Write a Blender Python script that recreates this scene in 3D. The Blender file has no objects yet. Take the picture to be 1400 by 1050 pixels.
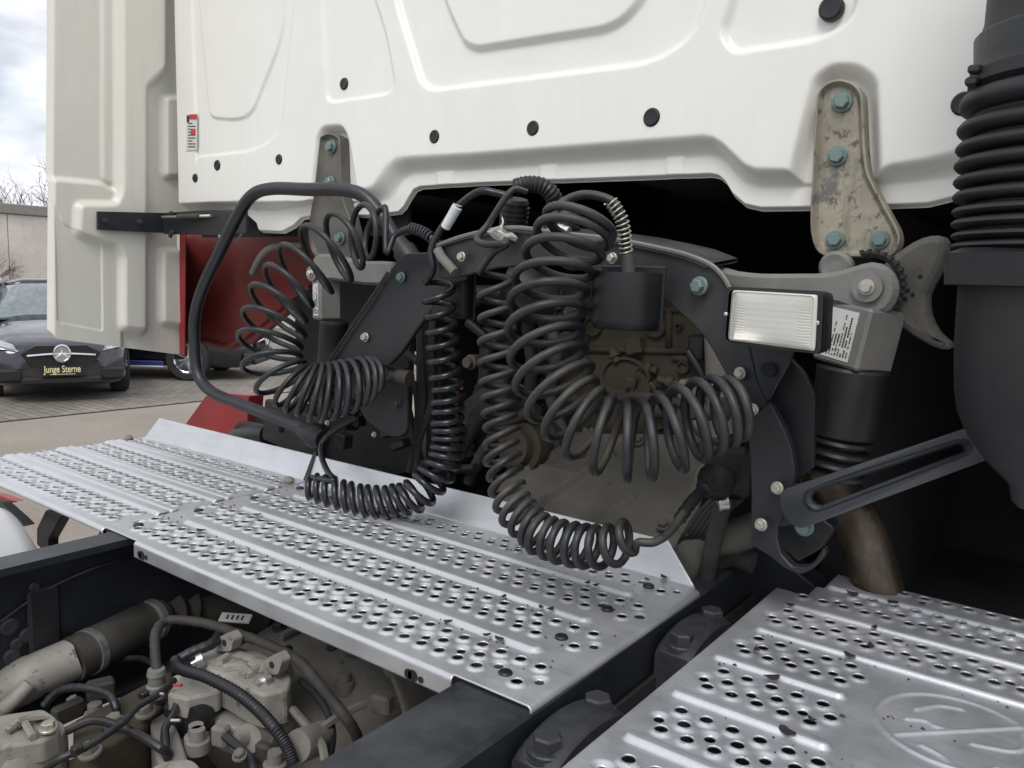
import bpy, bmesh, math, random
import numpy as np
from mathutils import Vector, Matrix
random.seed(7); np.random.seed(7)
S = bpy.context.scene
COL = S.collection
# ---------------------------------------------------------------- camera, world, sun, exposure
CX, CY, FPX = 700.0, 525.0, 1091.23
def _cam_axes():
    a = Vector((-761-CX, -(335-CY), -FPX)); b = Vector((1530-CX, -(410-CY), -FPX))
    X = -a.normalized(); Y = (b - X*b.dot(X)).normalized(); return X, Y, X.cross(Y)
_X, _Y, _Z = _cam_axes()
RM = Matrix((_X, _Y, _Z))                       # camera vector -> world vector
CAM = Vector((0, 0, 1.6))
cd = bpy.data.cameras.new('camera'); cam = bpy.data.objects.new('camera', cd); COL.objects.link(cam)
cam.matrix_world = Matrix.Translation(CAM) @ RM.to_4x4()
cd.sensor_width = 36; cd.lens = FPX/1400*36; cd.clip_start = .02; cd.clip_end = 500
S.camera = cam
w = bpy.data.worlds.new('World'); S.world = w; w.use_nodes = True
def build_world():
    nt = w.node_tree; N = nt.nodes; L = nt.links; N.clear()
    out = N.new('ShaderNodeOutputWorld'); bg = N.new('ShaderNodeBackground'); L.new(bg.outputs[0], out.inputs[0])
    sky = N.new('ShaderNodeTexSky'); sky.sky_type = 'NISHITA'; sky.sun_disc = False
    sky.sun_elevation = math.radians(48); sky.sun_rotation = math.radians(160)
    tc = N.new('ShaderNodeTexCoord'); mp = N.new('ShaderNodeMapping'); mp.inputs['Scale'].default_value = (1, 1, 2.6)
    mp.inputs['Location'].default_value = (3.1, .4, .2)
    L.new(tc.outputs['Generated'], mp.inputs[0])
    n1 = N.new('ShaderNodeTexNoise'); n1.inputs['Scale'].default_value = 3.4; n1.inputs['Detail'].default_value = 9; n1.inputs['Roughness'].default_value = .58
    n2 = N.new('ShaderNodeTexNoise'); n2.inputs['Scale'].default_value = 7.5; n2.inputs['Detail'].default_value = 7
    L.new(mp.outputs[0], n1.inputs[0]); L.new(mp.outputs[0], n2.inputs[0])
    r1 = N.new('ShaderNodeValToRGB'); e = r1.color_ramp.elements
    e[0].position = .3; e[0].color = (.5, .5, .5, 1); e[1].position = .5; e[1].color = (1, 1, 1, 1)
    r2 = N.new('ShaderNodeValToRGB'); e = r2.color_ramp.elements
    e[0].position = .36; e[0].color = (7.2, 7.5, 8.2, 1); e[1].position = .6; e[1].color = (11.0, 11.2, 11.6, 1)
    L.new(n1.outputs[0], r1.inputs[0]); L.new(n2.outputs[0], r2.inputs[0])
    mx = N.new('ShaderNodeMixRGB'); L.new(r1.outputs[0], mx.inputs[0]); L.new(sky.outputs[0], mx.inputs[1]); L.new(r2.outputs[0], mx.inputs[2])
    L.new(mx.outputs[0], bg.inputs[0]); bg.inputs[1].default_value = .08
build_world()
sl = bpy.data.lights.new('sun', 'SUN'); sl.energy = 1.3; sl.angle = math.radians(25); sl.color = (1, .965, .91)
sun = bpy.data.objects.new('sun', sl); COL.objects.link(sun)
sun.rotation_euler = Vector((-.35, .85, -1.05)).to_track_quat('-Z', 'Y').to_euler()
vs = S.view_settings; vs.view_transform = 'Standard'; vs.look = 'None'; vs.gamma = 1; vs.use_curve_mapping = False; vs.exposure = .46
S.cycles.max_bounces = 8
# ---------------------------------------------------------------- helpers
AX = {'x': 0, 'y': 1, 'z': 2}
def ray(px, py): return RM @ Vector((px-CX, -(py-CY), -FPX))
def W(px, py, ax, v):                           # the point of the plane axis = v seen along a direction
    d = ray(px, py); i = AX[ax]; return CAM + d*((v-CAM[i])/d[i])
def PPM(px, py, ax, v):
    d = ray(px, py); i = AX[ax]; return 1/((v-CAM[i])/d[i])
def WD(px, py, zc):                             # the point at a distance zc along the optical axis
    return CAM + ray(px, py)*(zc/FPX)
def props(o, label=None, cat=None, group=None, kind=None):
    for k, v in (('label', label), ('category', cat), ('group', group), ('kind', kind)):
        if v: o[k] = v
    return o
def empty(name, loc, label, cat, group=None):
    o = bpy.data.objects.new(name, None); COL.objects.link(o); o.location = loc; o.empty_display_size = .02
    return props(o, label, cat, group)
def link(name, me, mat=None, parent=None, loc=None):
    o = bpy.data.objects.new(name, me); COL.objects.link(o)
    if mat is not None and not me.materials: me.materials.append(mat)
    if parent is not None:
        o.parent = parent; o.matrix_parent_inverse = Matrix.Translation(-world_loc(parent))
    if loc is not None: o.location = loc
    return o
def world_loc(o):
    v = Vector(o.location)
    return (o.matrix_parent_inverse @ v)+world_loc(o.parent) if o.parent is not None else v
class MB:
    def __init__(s): s.v = []; s.f = []; s.sm = []
    def add(s, vs, fs, smooth=True):
        b = len(s.v); s.v += [tuple(p) for p in vs]; s.f += [tuple(i+b for i in f) for f in fs]; s.sm += [smooth]*len(fs); return s
    def grid(s, P, closed_u=False, closed_v=False, smooth=True):
        n, m = len(P), len(P[0]); vs = [p for r in P for p in r]; fs = []
        for i in range(n if closed_u else n-1):
            for j in range(m if closed_v else m-1):
                i2, j2 = (i+1) % n, (j+1) % m
                fs.append((i*m+j, i2*m+j, i2*m+j2, i*m+j2))
        return s.add(vs, fs, smooth)
    def box(s, c, size, R=None, bev=.0):
        c = Vector(c); h = Vector(size)/2; b = min(bev, min(h)*.9); vs = []; fs = []
        R = R or Matrix.Identity(3)
        if b <= 0:
            for sx in (-1, 1):
                for sy in (-1, 1):
                    for sz in (-1, 1): vs.append(c+R@Vector((sx*h.x, sy*h.y, sz*h.z)))
            fs = [(0, 1, 3, 2), (4, 6, 7, 5), (0, 4, 5, 1), (2, 3, 7, 6), (0, 2, 6, 4), (1, 5, 7, 3)]
            return s.add(vs, fs, False)
        idx = {}
        for sx in (-1, 1):
            for sy in (-1, 1):
                for sz in (-1, 1):
                    for k in range(3):
                        p = [sx*(h.x-b), sy*(h.y-b), sz*(h.z-b)]; p[k] = (sx, sy, sz)[k]*h[k]
                        idx[(sx, sy, sz, k)] = len(vs); vs.append(c+R@Vector(p))
        q = lambda *a: tuple(idx[x] for x in a)
        for k, (a_, b_) in ((0, (1, 2)), (1, (2, 0)), (2, (0, 1))):
            for sg in (-1, 1):
                f = []
                for ua, ub in ((-1, -1), (1, -1), (1, 1), (-1, 1)):
                    t = [0, 0, 0]; t[k] = sg; t[a_] = ua; t[b_] = ub; f.append(idx[(*t, k)])
                fs.append(tuple(f if sg > 0 else f[::-1]))
            for ua in (-1, 1):
                for ub in (-1, 1):
                    t = [0, 0, 0]; t[a_] = ua; t[b_] = ub; t0 = t[:]; t1 = t[:]; t0[k] = -1; t1[k] = 1
                    f = [idx[(*t0, a_)], idx[(*t0, b_)], idx[(*t1, b_)], idx[(*t1, a_)]]
                    fs.append(tuple(f if ua*ub < 0 else f[::-1]))
        for sx in (-1, 1):
            for sy in (-1, 1):
                for sz in (-1, 1):
                    f = [idx[(sx, sy, sz, k)] for k in range(3)]; fs.append(tuple(f if sx*sy*sz > 0 else f[::-1]))
        return s.add(vs, fs, False)
    def tube(s, pts, r, n=10, cap=True, twist=None):
        pts = [Vector(p) for p in pts]; rs = r if isinstance(r, (list, tuple)) else [r]*len(pts)
        T = []
        for i in range(len(pts)):
            a = pts[max(i-1, 0)]; b = pts[min(i+1, len(pts)-1)]; t = b-a
            T.append(t.normalized() if t.length > 1e-9 else (T[-1] if T else Vector((0, 0, 1))))
        u = T[0].orthogonal().normalized(); P = []
        for i, p in enumerate(pts):
            u = u-T[i]*u.dot(T[i])
            u = u.normalized() if u.length > 1e-6 else T[i].orthogonal().normalized()
            v = T[i].cross(u)
            P.append([p+(u*math.cos(2*math.pi*k/n)+v*math.sin(2*math.pi*k/n))*rs[i] for k in range(n)])
        s.grid(P, closed_v=True)
        if cap:
            s.add(P[0], [tuple(range(n))[::-1]], False); s.add(P[-1], [tuple(range(n))], False)
        return s
    def lathe(s, p0, p1, prof, n=24, cap=True, a0=0, a1=2*math.pi, up=None):
        p0 = Vector(p0); p1 = Vector(p1); d = p1-p0; Lh = d.length; T = d.normalized()
        u = (up - T*up.dot(T)).normalized() if up is not None else T.orthogonal().normalized(); v = T.cross(u)
        P = [[p0+d*t+(u*math.cos(2*math.pi*k/n)+v*math.sin(2*math.pi*k/n))*r for k in range(n)] for t, r in prof]
        s.grid(P, closed_v=True)
        if cap:
            s.add(P[0], [tuple(range(n))[::-1]], False); s.add(P[-1], [tuple(range(n))], False)
        return s
    def rings(s, R, cap0=True, cap1=True, smooth=False):     # stacked closed outlines, filled at the ends
        n = len(R[0]); s.grid(R, closed_v=True, smooth=smooth)
        if cap0: s.add(R[0], [tuple(range(n))[::-1]], False)
        if cap1: s.add(R[-1], [tuple(range(n))], False)
        return s
    def mesh(s, name):
        me = bpy.data.meshes.new(name); me.from_pydata(s.v, [], s.f); me.polygons.foreach_set('use_smooth', s.sm)
        return me
    def build(s, name, mat, parent=None, sharp=None, fix=True):
        me = s.mesh(name)
        if fix:
            bm = bmesh.new(); bm.from_mesh(me); bmesh.ops.remove_doubles(bm, verts=bm.verts, dist=1e-5)
            bmesh.ops.recalc_face_normals(bm, faces=bm.faces)
            bmesh.ops.triangulate(bm, faces=[f for f in bm.faces if len(f.verts) > 8], ngon_method='EAR_CLIP')
            for e in bm.edges:
                if len(e.link_faces) == 2 and e.calc_face_angle(0) > math.radians(sharp or 38): e.smooth = False
            bm.to_mesh(me); bm.free()
        return link(name, me, mat, parent)
def cr(pts, k=6, closed=False):                 # Catmull-Rom through points
    P = [Vector(p) for p in pts]; n = len(P); out = []
    for i in range(n if closed else n-1):
        g = (lambda j: P[j % n]) if closed else (lambda j: P[min(max(j, 0), n-1)])
        a, b, c, d = g(i-1), g(i), g(i+1), g(i+2)
        for q in range(k):
            t = q/k
            out.append(.5*((2*b)+(c-a)*t+(2*a-5*b+4*c-d)*t*t+(3*b-a-3*c+d)*t**3))
    if not closed: out.append(P[-1])
    return out
def rnd(poly, r, k=4):                          # round the corners of a 2-D outline (pixels)
    out = []; n = len(poly)
    for i in range(n):
        p = Vector(poly[i][:2]); a = Vector(poly[i-1][:2])-p; b = Vector(poly[(i+1) % n][:2])-p
        rr = poly[i][2] if len(poly[i]) > 2 else r
        d = min(rr, a.length*.45, b.length*.45); A = p+a.normalized()*d; B = p+b.normalized()*d
        for q in range(k+1):
            t = q/k; out.append(tuple(A*(1-t)**2+p*2*t*(1-t)+B*t*t))
    return out
def plate(poly, ax, v, th, bev=.002, rings=None, parent=None, name='plate', mat=None, rim=None, mb=None):
    """outline (pixels of the photograph) -> solid of real thickness on the plane ax=v; rim=(width,height) gives a raised edge"""
    pts = [W(p[0], p[1], ax, v) for p in poly]; i = AX[ax]; o = [k for k in range(3) if k != i]
    n = len(pts); area = sum(pts[k][o[0]]*pts[(k+1) % n][o[1]]-pts[(k+1) % n][o[0]]*pts[k][o[1]] for k in range(n))
    sgn = 1 if area > 0 else -1; face = -1 if v > CAM[i] else 1
    nor = []
    for k in range(n):
        a, b = pts[k-1], pts[(k+1) % n]; d = Vector((b[o[0]]-a[o[0]], b[o[1]]-a[o[1]]))
        d = d.normalized() if d.length > 1e-9 else Vector((1, 0)); nor.append(Vector((-d.y, d.x))*sgn)
    def ring(inset, h):
        R = []
        for k in range(n):
            q = Vector(pts[k]); q[o[0]] += nor[k].x*inset; q[o[1]] += nor[k].y*inset; q[i] = v+face*h; R.append(q)
        return R
    seq = rings or ([(0, -th), (0, -bev), (bev, 0)] if rim is None else
                    [(0, -th), (0, rim[1]-.0015), (.0015, rim[1]), (rim[0]*.45, rim[1]), (rim[0], rim[1]*.25), (rim[0]*1.5, 0)])
    m = mb or MB(); m.rings([ring(*q) for q in seq], smooth=rim is not None)
    return m if mb is not None else m.build(name, mat, parent)
def seg_sdf(U, V, poly, closed=True):
    P = np.array(poly, float); n = len(P); D = np.full(U.shape, 1e9); ins = np.zeros(U.shape, bool)
    for i in range(n if closed else n-1):
        a = P[i]; b = P[(i+1) % n]; ab = b-a; L2 = (ab**2).sum()+1e-18
        t = np.clip(((U-a[0])*ab[0]+(V-a[1])*ab[1])/L2, 0, 1)
        D = np.minimum(D, np.hypot(U-a[0]-t*ab[0], V-a[1]-t*ab[1]))
        if closed:
            c = ((a[1] > V) != (b[1] > V)); x = (b[0]-a[0])*(V-a[1])/((b[1]-a[1]) if b[1] != a[1] else 1e-12)+a[0]
            ins ^= c & (U < x)
    return np.where(ins, -D, D) if closed else D
def sstep(x): x = np.clip(x, 0, 1); return x*x*(3-2*x)
def np_mesh(name, P, mask=None, mat=None, parent=None, smooth=True, th=0, flip=False):
    """P: (n,m,3) grid; mask: (n-1,m-1) faces kept"""
    n, m = P.shape[:2]; I = np.arange(n*m).reshape(n, m)
    F = np.stack([I[:-1, :-1], I[1:, :-1], I[1:, 1:], I[:-1, 1:]], -1)
    F = F[mask] if mask is not None else F.reshape(-1, 4)
    if flip: F = F[:, ::-1]
    used = np.unique(F); remap = np.full(n*m, -1); remap[used] = np.arange(len(used)); F = remap[F]; V = P.reshape(-1, 3)[used]
    me = bpy.data.meshes.new(name); me.vertices.add(len(V)); me.vertices.foreach_set('co', V.astype(np.float32).ravel())
    me.loops.add(F.size); me.loops.foreach_set('vertex_index', F.astype(np.int32).ravel())
    me.polygons.add(len(F)); me.polygons.foreach_set('loop_start', np.arange(0, F.size, 4, dtype=np.int32))
    me.polygons.foreach_set('use_smooth', np.full(len(F), smooth)); me.update(calc_edges=True); me.validate()
    o = link(name, me, mat, parent)
    if th:
        md = o.modifiers.new('solid', 'SOLIDIFY'); md.thickness = th; md.offset = -1
    return o
# ---------------------------------------------------------------- materials
MATS = {}
def mat(name, col, rough=.5, metal=0, dust=0, dcol=(.3, .27, .22), dscale=9, var=.12, bump=.0, bscale=60, spots=None, coat=0, updust=0, streak=None):
    m = bpy.data.materials.new(name); m.use_nodes = True; nt = m.node_tree; N = nt.nodes; L = nt.links
    b = N['Principled BSDF']; b.inputs['Roughness'].default_value = rough; b.inputs['Metallic'].default_value = metal
    if coat: b.inputs['Coat Weight'].default_value = coat; b.inputs['Coat Roughness'].default_value = .08
    tc = N.new('ShaderNodeTexCoord')
    def noise(sc, det=6, r=.6):
        n = N.new('ShaderNodeTexNoise'); n.inputs['Scale'].default_value = sc; n.inputs['Detail'].default_value = det
        n.inputs['Roughness'].default_value = r; L.new(tc.outputs['Object'], n.inputs[0]); return n
    def ramp(src, a, b_, ca=(0, 0, 0, 1), cb=(1, 1, 1, 1)):
        r = N.new('ShaderNodeValToRGB'); r.color_ramp.elements[0].position = a; r.color_ramp.elements[1].position = b_
        r.color_ramp.elements[0].color = ca; r.color_ramp.elements[1].color = cb; L.new(src, r.inputs[0]); return r
    def mix(f, a, b_, mode='MIX'):
        x = N.new('ShaderNodeMixRGB'); x.blend_type = mode
        if isinstance(f, float): x.inputs[0].default_value = f
        else: L.new(f, x.inputs[0])
        for k, q in ((1, a), (2, b_)):
            if isinstance(q, tuple): x.inputs[k].default_value = (*q[:3], 1)
            else: L.new(q, x.inputs[k])
        return x
    n0 = noise(14, 5)
    r0 = ramp(n0.outputs[0], .3, .7, (*[c*(1-var) for c in col], 1), (*[min(1, c*(1+var)) for c in col], 1)); out = r0.outputs[0]
    rsrc = None
    if spots:                                   # (colour, scale, threshold)
        for sc_col, sc, th in spots:
            ns = noise(sc, 8, .7); rs = ramp(ns.outputs[0], th, th+.06); out = mix(rs.outputs[0], out, sc_col).outputs[0]
    if streak:                                  # ((x, y, z) scale, colour, strength): drips or scuffs drawn out along one axis
        mpp = N.new('ShaderNodeMapping'); mpp.inputs['Scale'].default_value = streak[0]; L.new(tc.outputs['Object'], mpp.inputs[0])
        nq = noise(1, 6, .7); L.new(mpp.outputs[0], nq.inputs[0]); rq = ramp(nq.outputs[0], .5, .74)
        mq = N.new('ShaderNodeMath'); mq.operation = 'MULTIPLY'; L.new(rq.outputs[0], mq.inputs[0]); mq.inputs[1].default_value = streak[2]
        out = mix(mq.outputs[0], out, streak[1]).outputs[0]
    if dust or updust:
        nd = noise(dscale, 8, .65); rd = ramp(nd.outputs[0], .38, .72); f = rd.outputs[0]
        mu = N.new('ShaderNodeMath'); mu.operation = 'MULTIPLY'; L.new(f, mu.inputs[0]); mu.inputs[1].default_value = dust; f = mu.outputs[0]
        if updust:
            g = N.new('ShaderNodeNewGeometry'); sx = N.new('ShaderNodeSeparateXYZ'); L.new(g.outputs['Normal'], sx.inputs[0])
            m2 = N.new('ShaderNodeMath'); m2.operation = 'MULTIPLY'; m2.use_clamp = True; L.new(sx.outputs[2], m2.inputs[0]); m2.inputs[1].default_value = updust
            m3 = N.new('ShaderNodeMath'); m3.operation = 'MULTIPLY'; L.new(rd.outputs[0], m3.inputs[0]); L.new(m2.outputs[0], m3.inputs[1])
            m4 = N.new('ShaderNodeMath'); m4.operation = 'ADD'; m4.use_clamp = True; L.new(f, m4.inputs[0]); L.new(m3.outputs[0], m4.inputs[1]); f = m4.outputs[0]
        out = mix(f, out, dcol).outputs[0]
        mr = N.new('ShaderNodeMapRange'); L.new(f, mr.inputs[0]); mr.inputs[3].default_value = rough; mr.inputs[4].default_value = .92
        L.new(mr.outputs[0], b.inputs['Roughness'])
        if metal:
            mm = N.new('ShaderNodeMapRange'); L.new(f, mm.inputs[0]); mm.inputs[3].default_value = metal; mm.inputs[4].default_value = 0
            L.new(mm.outputs[0], b.inputs['Metallic'])
    L.new(out, b.inputs['Base Color'])
    if bump:
        nb = noise(bscale, 6, .6); bp = N.new('ShaderNodeBump'); bp.inputs['Strength'].default_value = bump; bp.inputs['Distance'].default_value = .002
        L.new(nb.outputs[0], bp.inputs['Height']); L.new(bp.outputs[0], b.inputs['Normal'])
    MATS[name] = m; return m
M = MATS
DUST = (.25, .22, .175)
mat('white_paint', (.785, .785, .75), .34, 0, .16, (.6, .575, .49), 2.2, .015, coat=.25, spots=[((.42, .40, .33), 55, .735)], streak=((38, 38, 1.6), (.55, .53, .46), .08))
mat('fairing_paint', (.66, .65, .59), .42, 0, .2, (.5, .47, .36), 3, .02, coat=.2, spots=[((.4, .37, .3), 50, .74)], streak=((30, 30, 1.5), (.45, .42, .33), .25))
mat('red_paint', (.27, .016, .022), .35, 0, .35, (.17, .075, .06), 6, .1)
mat('red_inner', (.2, .028, .028), .6, 0, .75, (.2, .09, .065), 4, .2)
mat('deck_metal', (.58, .595, .62), .36, .7, .22, (.47, .475, .485), 11, .06, bump=.15, bscale=220, spots=[((.42, .425, .43), 70, .66), ((.25, .25, .25), 130, .72)], streak=((6, 130, 20), (.40, .405, .42), .5))
mat('deck_metal_worn', (.55, .565, .60), .38, .7, .26, (.40, .41, .43), 7, .08, bump=.15, bscale=180, spots=[((.40, .405, .41), 60, .64), ((.2, .2, .2), 120, .70)], streak=((6, 130, 20), (.38, .39, .41), .5))
mat('cable_rubber', (.011, .0125, .016), .38, 0, .14, (.09, .085, .08), 16, .2, updust=.25)
mat('cable_dusty', (.012, .0135, .017), .42, 0, .22, (.15, .128, .10), 9, .25, bump=.15, bscale=200, updust=.5)
mat('cable_glossy', (.009, .01, .013), .27, 0, .02, DUST, 16, .2)
mat('black_steel', (.013, .0145, .0175), .40, 0, .16, (.06, .058, .053), 9, .2, bump=.25, bscale=90, updust=.3)
mat('rail_steel', (.015, .0175, .023), .38, 0, .06, (.075, .08, .088), 7, .15, bump=.2, bscale=140, updust=.55)  # lighter upward faces: dust, and sky reflection put into the colour
mat('dark_plastic', (.009, .010, .012), .45, 0, .10, (.05, .048, .046), 8, .2, bump=.15, bscale=160)
mat('stack_plastic', (.010, .011, .013), .52, 0, .3, (.035, .034, .033), 8, .2, bump=.1, bscale=160)
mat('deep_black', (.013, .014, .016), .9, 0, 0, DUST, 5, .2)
mat('arch_steel', (.02, .0225, .026), .45, .1, .4, (.075, .071, .065), 7, .2, bump=.3, bscale=70, updust=.5)
mat('claw_iron', (.10, .096, .088), .6, .2, .6, (.17, .155, .13), 12, .2, bump=.7, bscale=70, spots=[((.05, .047, .043), 30, .6)])
mat('cast_grey', (.21, .208, .2), .5, .35, .5, (.15, .142, .125), 9, .15, bump=.35, bscale=80, spots=[((.1, .095, .09), 30, .68)])
mat('cover_tan', (.115, .106, .092), .75, .1, .6, (.075, .068, .057), 8, .2, bump=.5, bscale=60, spots=[((.03, .027, .024), 26, .62)])
mat('cast_tan', (.19, .18, .162), .75, .1, .6, (.11, .10, .085), 8, .2, bump=.5, bscale=60, spots=[((.06, .055, .05), 26, .62)])
mat('cast_alu', (.33, .315, .29), .6, .2, .75, (.17, .152, .125), 9, .15, bump=.6, bscale=75, spots=[((.07, .062, .055), 30, .58), ((.12, .108, .09), 8, .56)])
mat('engine_brown', (.045, .036, .025), .8, 0, .6, (.06, .048, .033), 7, .3, bump=.5, bscale=50, spots=[((.03, .027, .024), 22, .58)])
mat('zinc_bracket', (.37, .34, .265), .42, .5, .8, (.17, .16, .14), 6, .25, bump=.3, bscale=60, spots=[((.12, .105, .09), 60, .56), ((.16, .155, .14), 7, .55)], streak=((45, 45, 6), (.13, .12, .10), .75))
mat('zinc_grey', (.14, .135, .12), .5, .4, .5, (.13, .12, .1), 8, .25, bump=.2, bscale=60, spots=[((.08, .075, .07), 34, .60)])
mat('bolt_green', (.16, .235, .225), .42, .3, .3, (.2, .22, .2), 60, .15)
mat('bolt_zinc', (.48, .46, .41), .35, .7, .3, (.35, .31, .24), 60, .15)
mat('bolt_dark', (.035, .038, .045), .5, .3, .3, (.08, .078, .075), 60, .2)
mat('rust', (.105, .083, .062), .3, .9, .45, (.03, .022, .018), 10, .3, bump=.5, bscale=90, spots=[((.03, .022, .018), 24, .60)], streak=((60, 60, 5), (.22, .18, .13), .6))
mat('steel_bright', (.6, .6, .6), .28, .9, .15, (.4, .38, .34), 30, .08)
mat('foil', (.75, .73, .7), .3, .9, 0, DUST, 9, .1, bump=1, bscale=120)
mat('label_white', (.62, .62, .6), .5, 0, .2, (.4, .38, .33), 30, .05)
mat('label_ink', (.03, .03, .03), .6)
mat('label_red', (.5, .04, .06), .5)
mat('tape_white', (.6, .64, .68), .6, 0, .25, (.35, .36, .38), 60, .05)
mat('hose_dark', (.03, .028, .026), .7, 0, .5, (.09, .08, .068), 14, .2, bump=.3, bscale=120)
mat('lamp_lens', (.78, .77, .7), .18, 0, .15, (.6, .58, .45), 12, .03, coat=.5)
mat('reflector', (.52, .51, .48), .28, .85)
mat('tank_silver', (.72, .73, .74), .35, .2, .2, (.4, .4, .4), 8, .05)
mat('tyre', (.018, .018, .02), .8, 0, .2, (.05, .05, .05), 9, .2, bump=.3)
mat('car_black', (.022, .022, .034), .12, .2, 0, DUST, 5, .1, coat=1)
mat('car_blue', (.012, .013, .02), .15, .3, 0, DUST, 5, .1, coat=1)
mat('car_trim', (.01, .01, .011), .5)
mat('car_glass', (.11, .14, .155), .12, 0, 0, DUST, 5, .3, coat=.6)
mat('chrome', (.75, .76, .78), .15, 1)
mat('headlight', (.5, .53, .56), .1, .6, 0, DUST, 5, .3, coat=1)
mat('plate_gold', (.75, .66, .4), .5)
mat('paper', (.62, .78, .76), .6)
mat('concrete', (.64, .595, .54), .85, 0, .5, (.33, .29, .25), 1.2, .08, bump=.4, bscale=8)
mat('concrete_cap', (.25, .235, .22), .85, 0, .4, (.2, .18, .17), 2, .1)
mat('bark', (.11, .09, .08), .9, 0, 0, DUST, 5, .3)
mat('leaf_brown', (.024, .021, .019), .8, 0, 0, DUST, 40, .3)
mat('pebble', (.2, .17, .13), .85, 0, 0, DUST, 40, .3, bump=.5)
mat('red_cap', (.4, .03, .03), .5); mat('yellow_mark', (.6, .5, .08), .5); mat('orange', (.7, .12, .03), .5); mat('skirt_blue', (.035, .045, .2), .3); mat('skirt_white', (.7, .7, .72), .3)
def hexbolt_mesh(name, washer=True):
    m = MB()
    if washer: m.lathe((0, 0, 0), (0, -1, 0), [(0, 1.0), (.22, 1.0), (.3, .93)], 20)
    z0 = .3 if washer else 0
    R = []
    for y, r in ((z0, .74), (z0+.55, .74), (z0+.66, .62)):
        R.append([Vector((math.cos(a)*r, -y, math.sin(a)*r)) for a in [math.pi/6+k*math.pi/3 for k in range(6)]])
    m.rings(R); me = m.mesh(name); return me
BOLT = {}
def bolt(p, r, d, matname, parent, name='bolt', washer=True, spin=None):
    key = (matname, washer)
    if key not in BOLT:
        me = hexbolt_mesh('bolt_'+matname, washer); me.materials.append(M[matname]); BOLT[key] = me
        bm = bmesh.new(); bm.from_mesh(me); bmesh.ops.recalc_face_normals(bm, faces=bm.faces); bm.to_mesh(me); bm.free()
        me.polygons.foreach_set('use_smooth', [False]*len(me.polygons))
    o = bpy.data.objects.new(name, BOLT[key]); COL.objects.link(o); o.parent = parent
    o.matrix_parent_inverse = Matrix.Translation(-world_loc(parent)) if parent is not None else Matrix.Identity(4)
    q = Vector((0, -1, 0)).rotation_difference(Vector(d).normalized())
    o.rotation_mode = 'QUATERNION'; o.rotation_quaternion = q @ Matrix.Rotation(random.uniform(0, 1) if spin is None else spin, 3, 'Y').to_quaternion()
    o.scale = (r, r, r); o.location = p
    return o
# ---------------------------------------------------------------- the setting
def nodes_mat(name):
    m = bpy.data.materials.new(name); m.use_nodes = True; return m, m.node_tree.nodes, m.node_tree.links
def ground_materials():
    m, N, L = nodes_mat('asphalt'); b = N['Principled BSDF']; b.inputs['Roughness'].default_value = .9
    tc = N.new('ShaderNodeTexCoord'); n = N.new('ShaderNodeTexNoise'); n.inputs['Scale'].default_value = .7; n.inputs['Detail'].default_value = 10
    n2 = N.new('ShaderNodeTexNoise'); n2.inputs['Scale'].default_value = 60; n2.inputs['Detail'].default_value = 3
    L.new(tc.outputs['Object'], n.inputs[0]); L.new(tc.outputs['Object'], n2.inputs[0])
    r = N.new('ShaderNodeValToRGB'); r.color_ramp.elements[0].position = .3; r.color_ramp.elements[1].position = .7
    r.color_ramp.elements[0].color = (.215, .185, .155, 1); r.color_ramp.elements[1].color = (.29, .255, .22, 1); L.new(n.outputs[0], r.inputs[0])
    x = N.new('ShaderNodeMixRGB'); x.blend_type = 'OVERLAY'; x.inputs[0].default_value = .5; L.new(r.outputs[0], x.inputs[1]); L.new(n2.outputs[0], x.inputs[2])
    L.new(x.outputs[0], b.inputs['Base Color']); bp = N.new('ShaderNodeBump'); bp.inputs['Strength'].default_value = .4; L.new(n2.outputs[0], bp.inputs['Height']); L.new(bp.outputs[0], b.inputs['Normal'])
    M['asphalt'] = m
    m, N, L = nodes_mat('paving'); b = N['Principled BSDF']; b.inputs['Roughness'].default_value = .85
    tc = N.new('ShaderNodeTexCoord'); br = N.new('ShaderNodeTexBrick'); br.inputs['Scale'].default_value = 1
    br.inputs['Brick Width'].default_value = .22; br.inputs['Row Height'].default_value = .11; br.inputs['Mortar Size'].default_value = .007
    br.inputs['Color1'].default_value = (.23, .205, .175, 1); br.inputs['Color2'].default_value = (.165, .15, .13, 1); br.inputs['Mortar'].default_value = (.07, .062, .055, 1)
    L.new(tc.outputs['Object'], br.inputs[0]); n = N.new('ShaderNodeTexNoise'); n.inputs['Scale'].default_value = .9; n.inputs['Detail'].default_value = 9; L.new(tc.outputs['Object'], n.inputs[0])
    x = N.new('ShaderNodeMixRGB'); x.blend_type = 'OVERLAY'; x.inputs[0].default_value = .6; L.new(br.outputs[0], x.inputs[1]); L.new(n.outputs[0], x.inputs[2]); L.new(x.outputs[0], b.inputs['Base Color'])
    bp = N.new('ShaderNodeBump'); bp.inputs['Strength'].default_value = .5; bp.inputs['Distance'].default_value = .004; bp.invert = True
    L.new(br.outputs['Fac'], bp.inputs['Height']); L.new(bp.outputs[0], b.inputs['Normal']); M['paving'] = m
ground_materials()
GZ = -.12
g = MB(); g.add([(-200, -200, GZ), (200, -200, GZ), (200, 200, GZ), (-200, 200, GZ)], [(0, 1, 2, 3)], False)
props(g.build('ground', M['asphalt'], fix=False), kind='structure')
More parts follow.
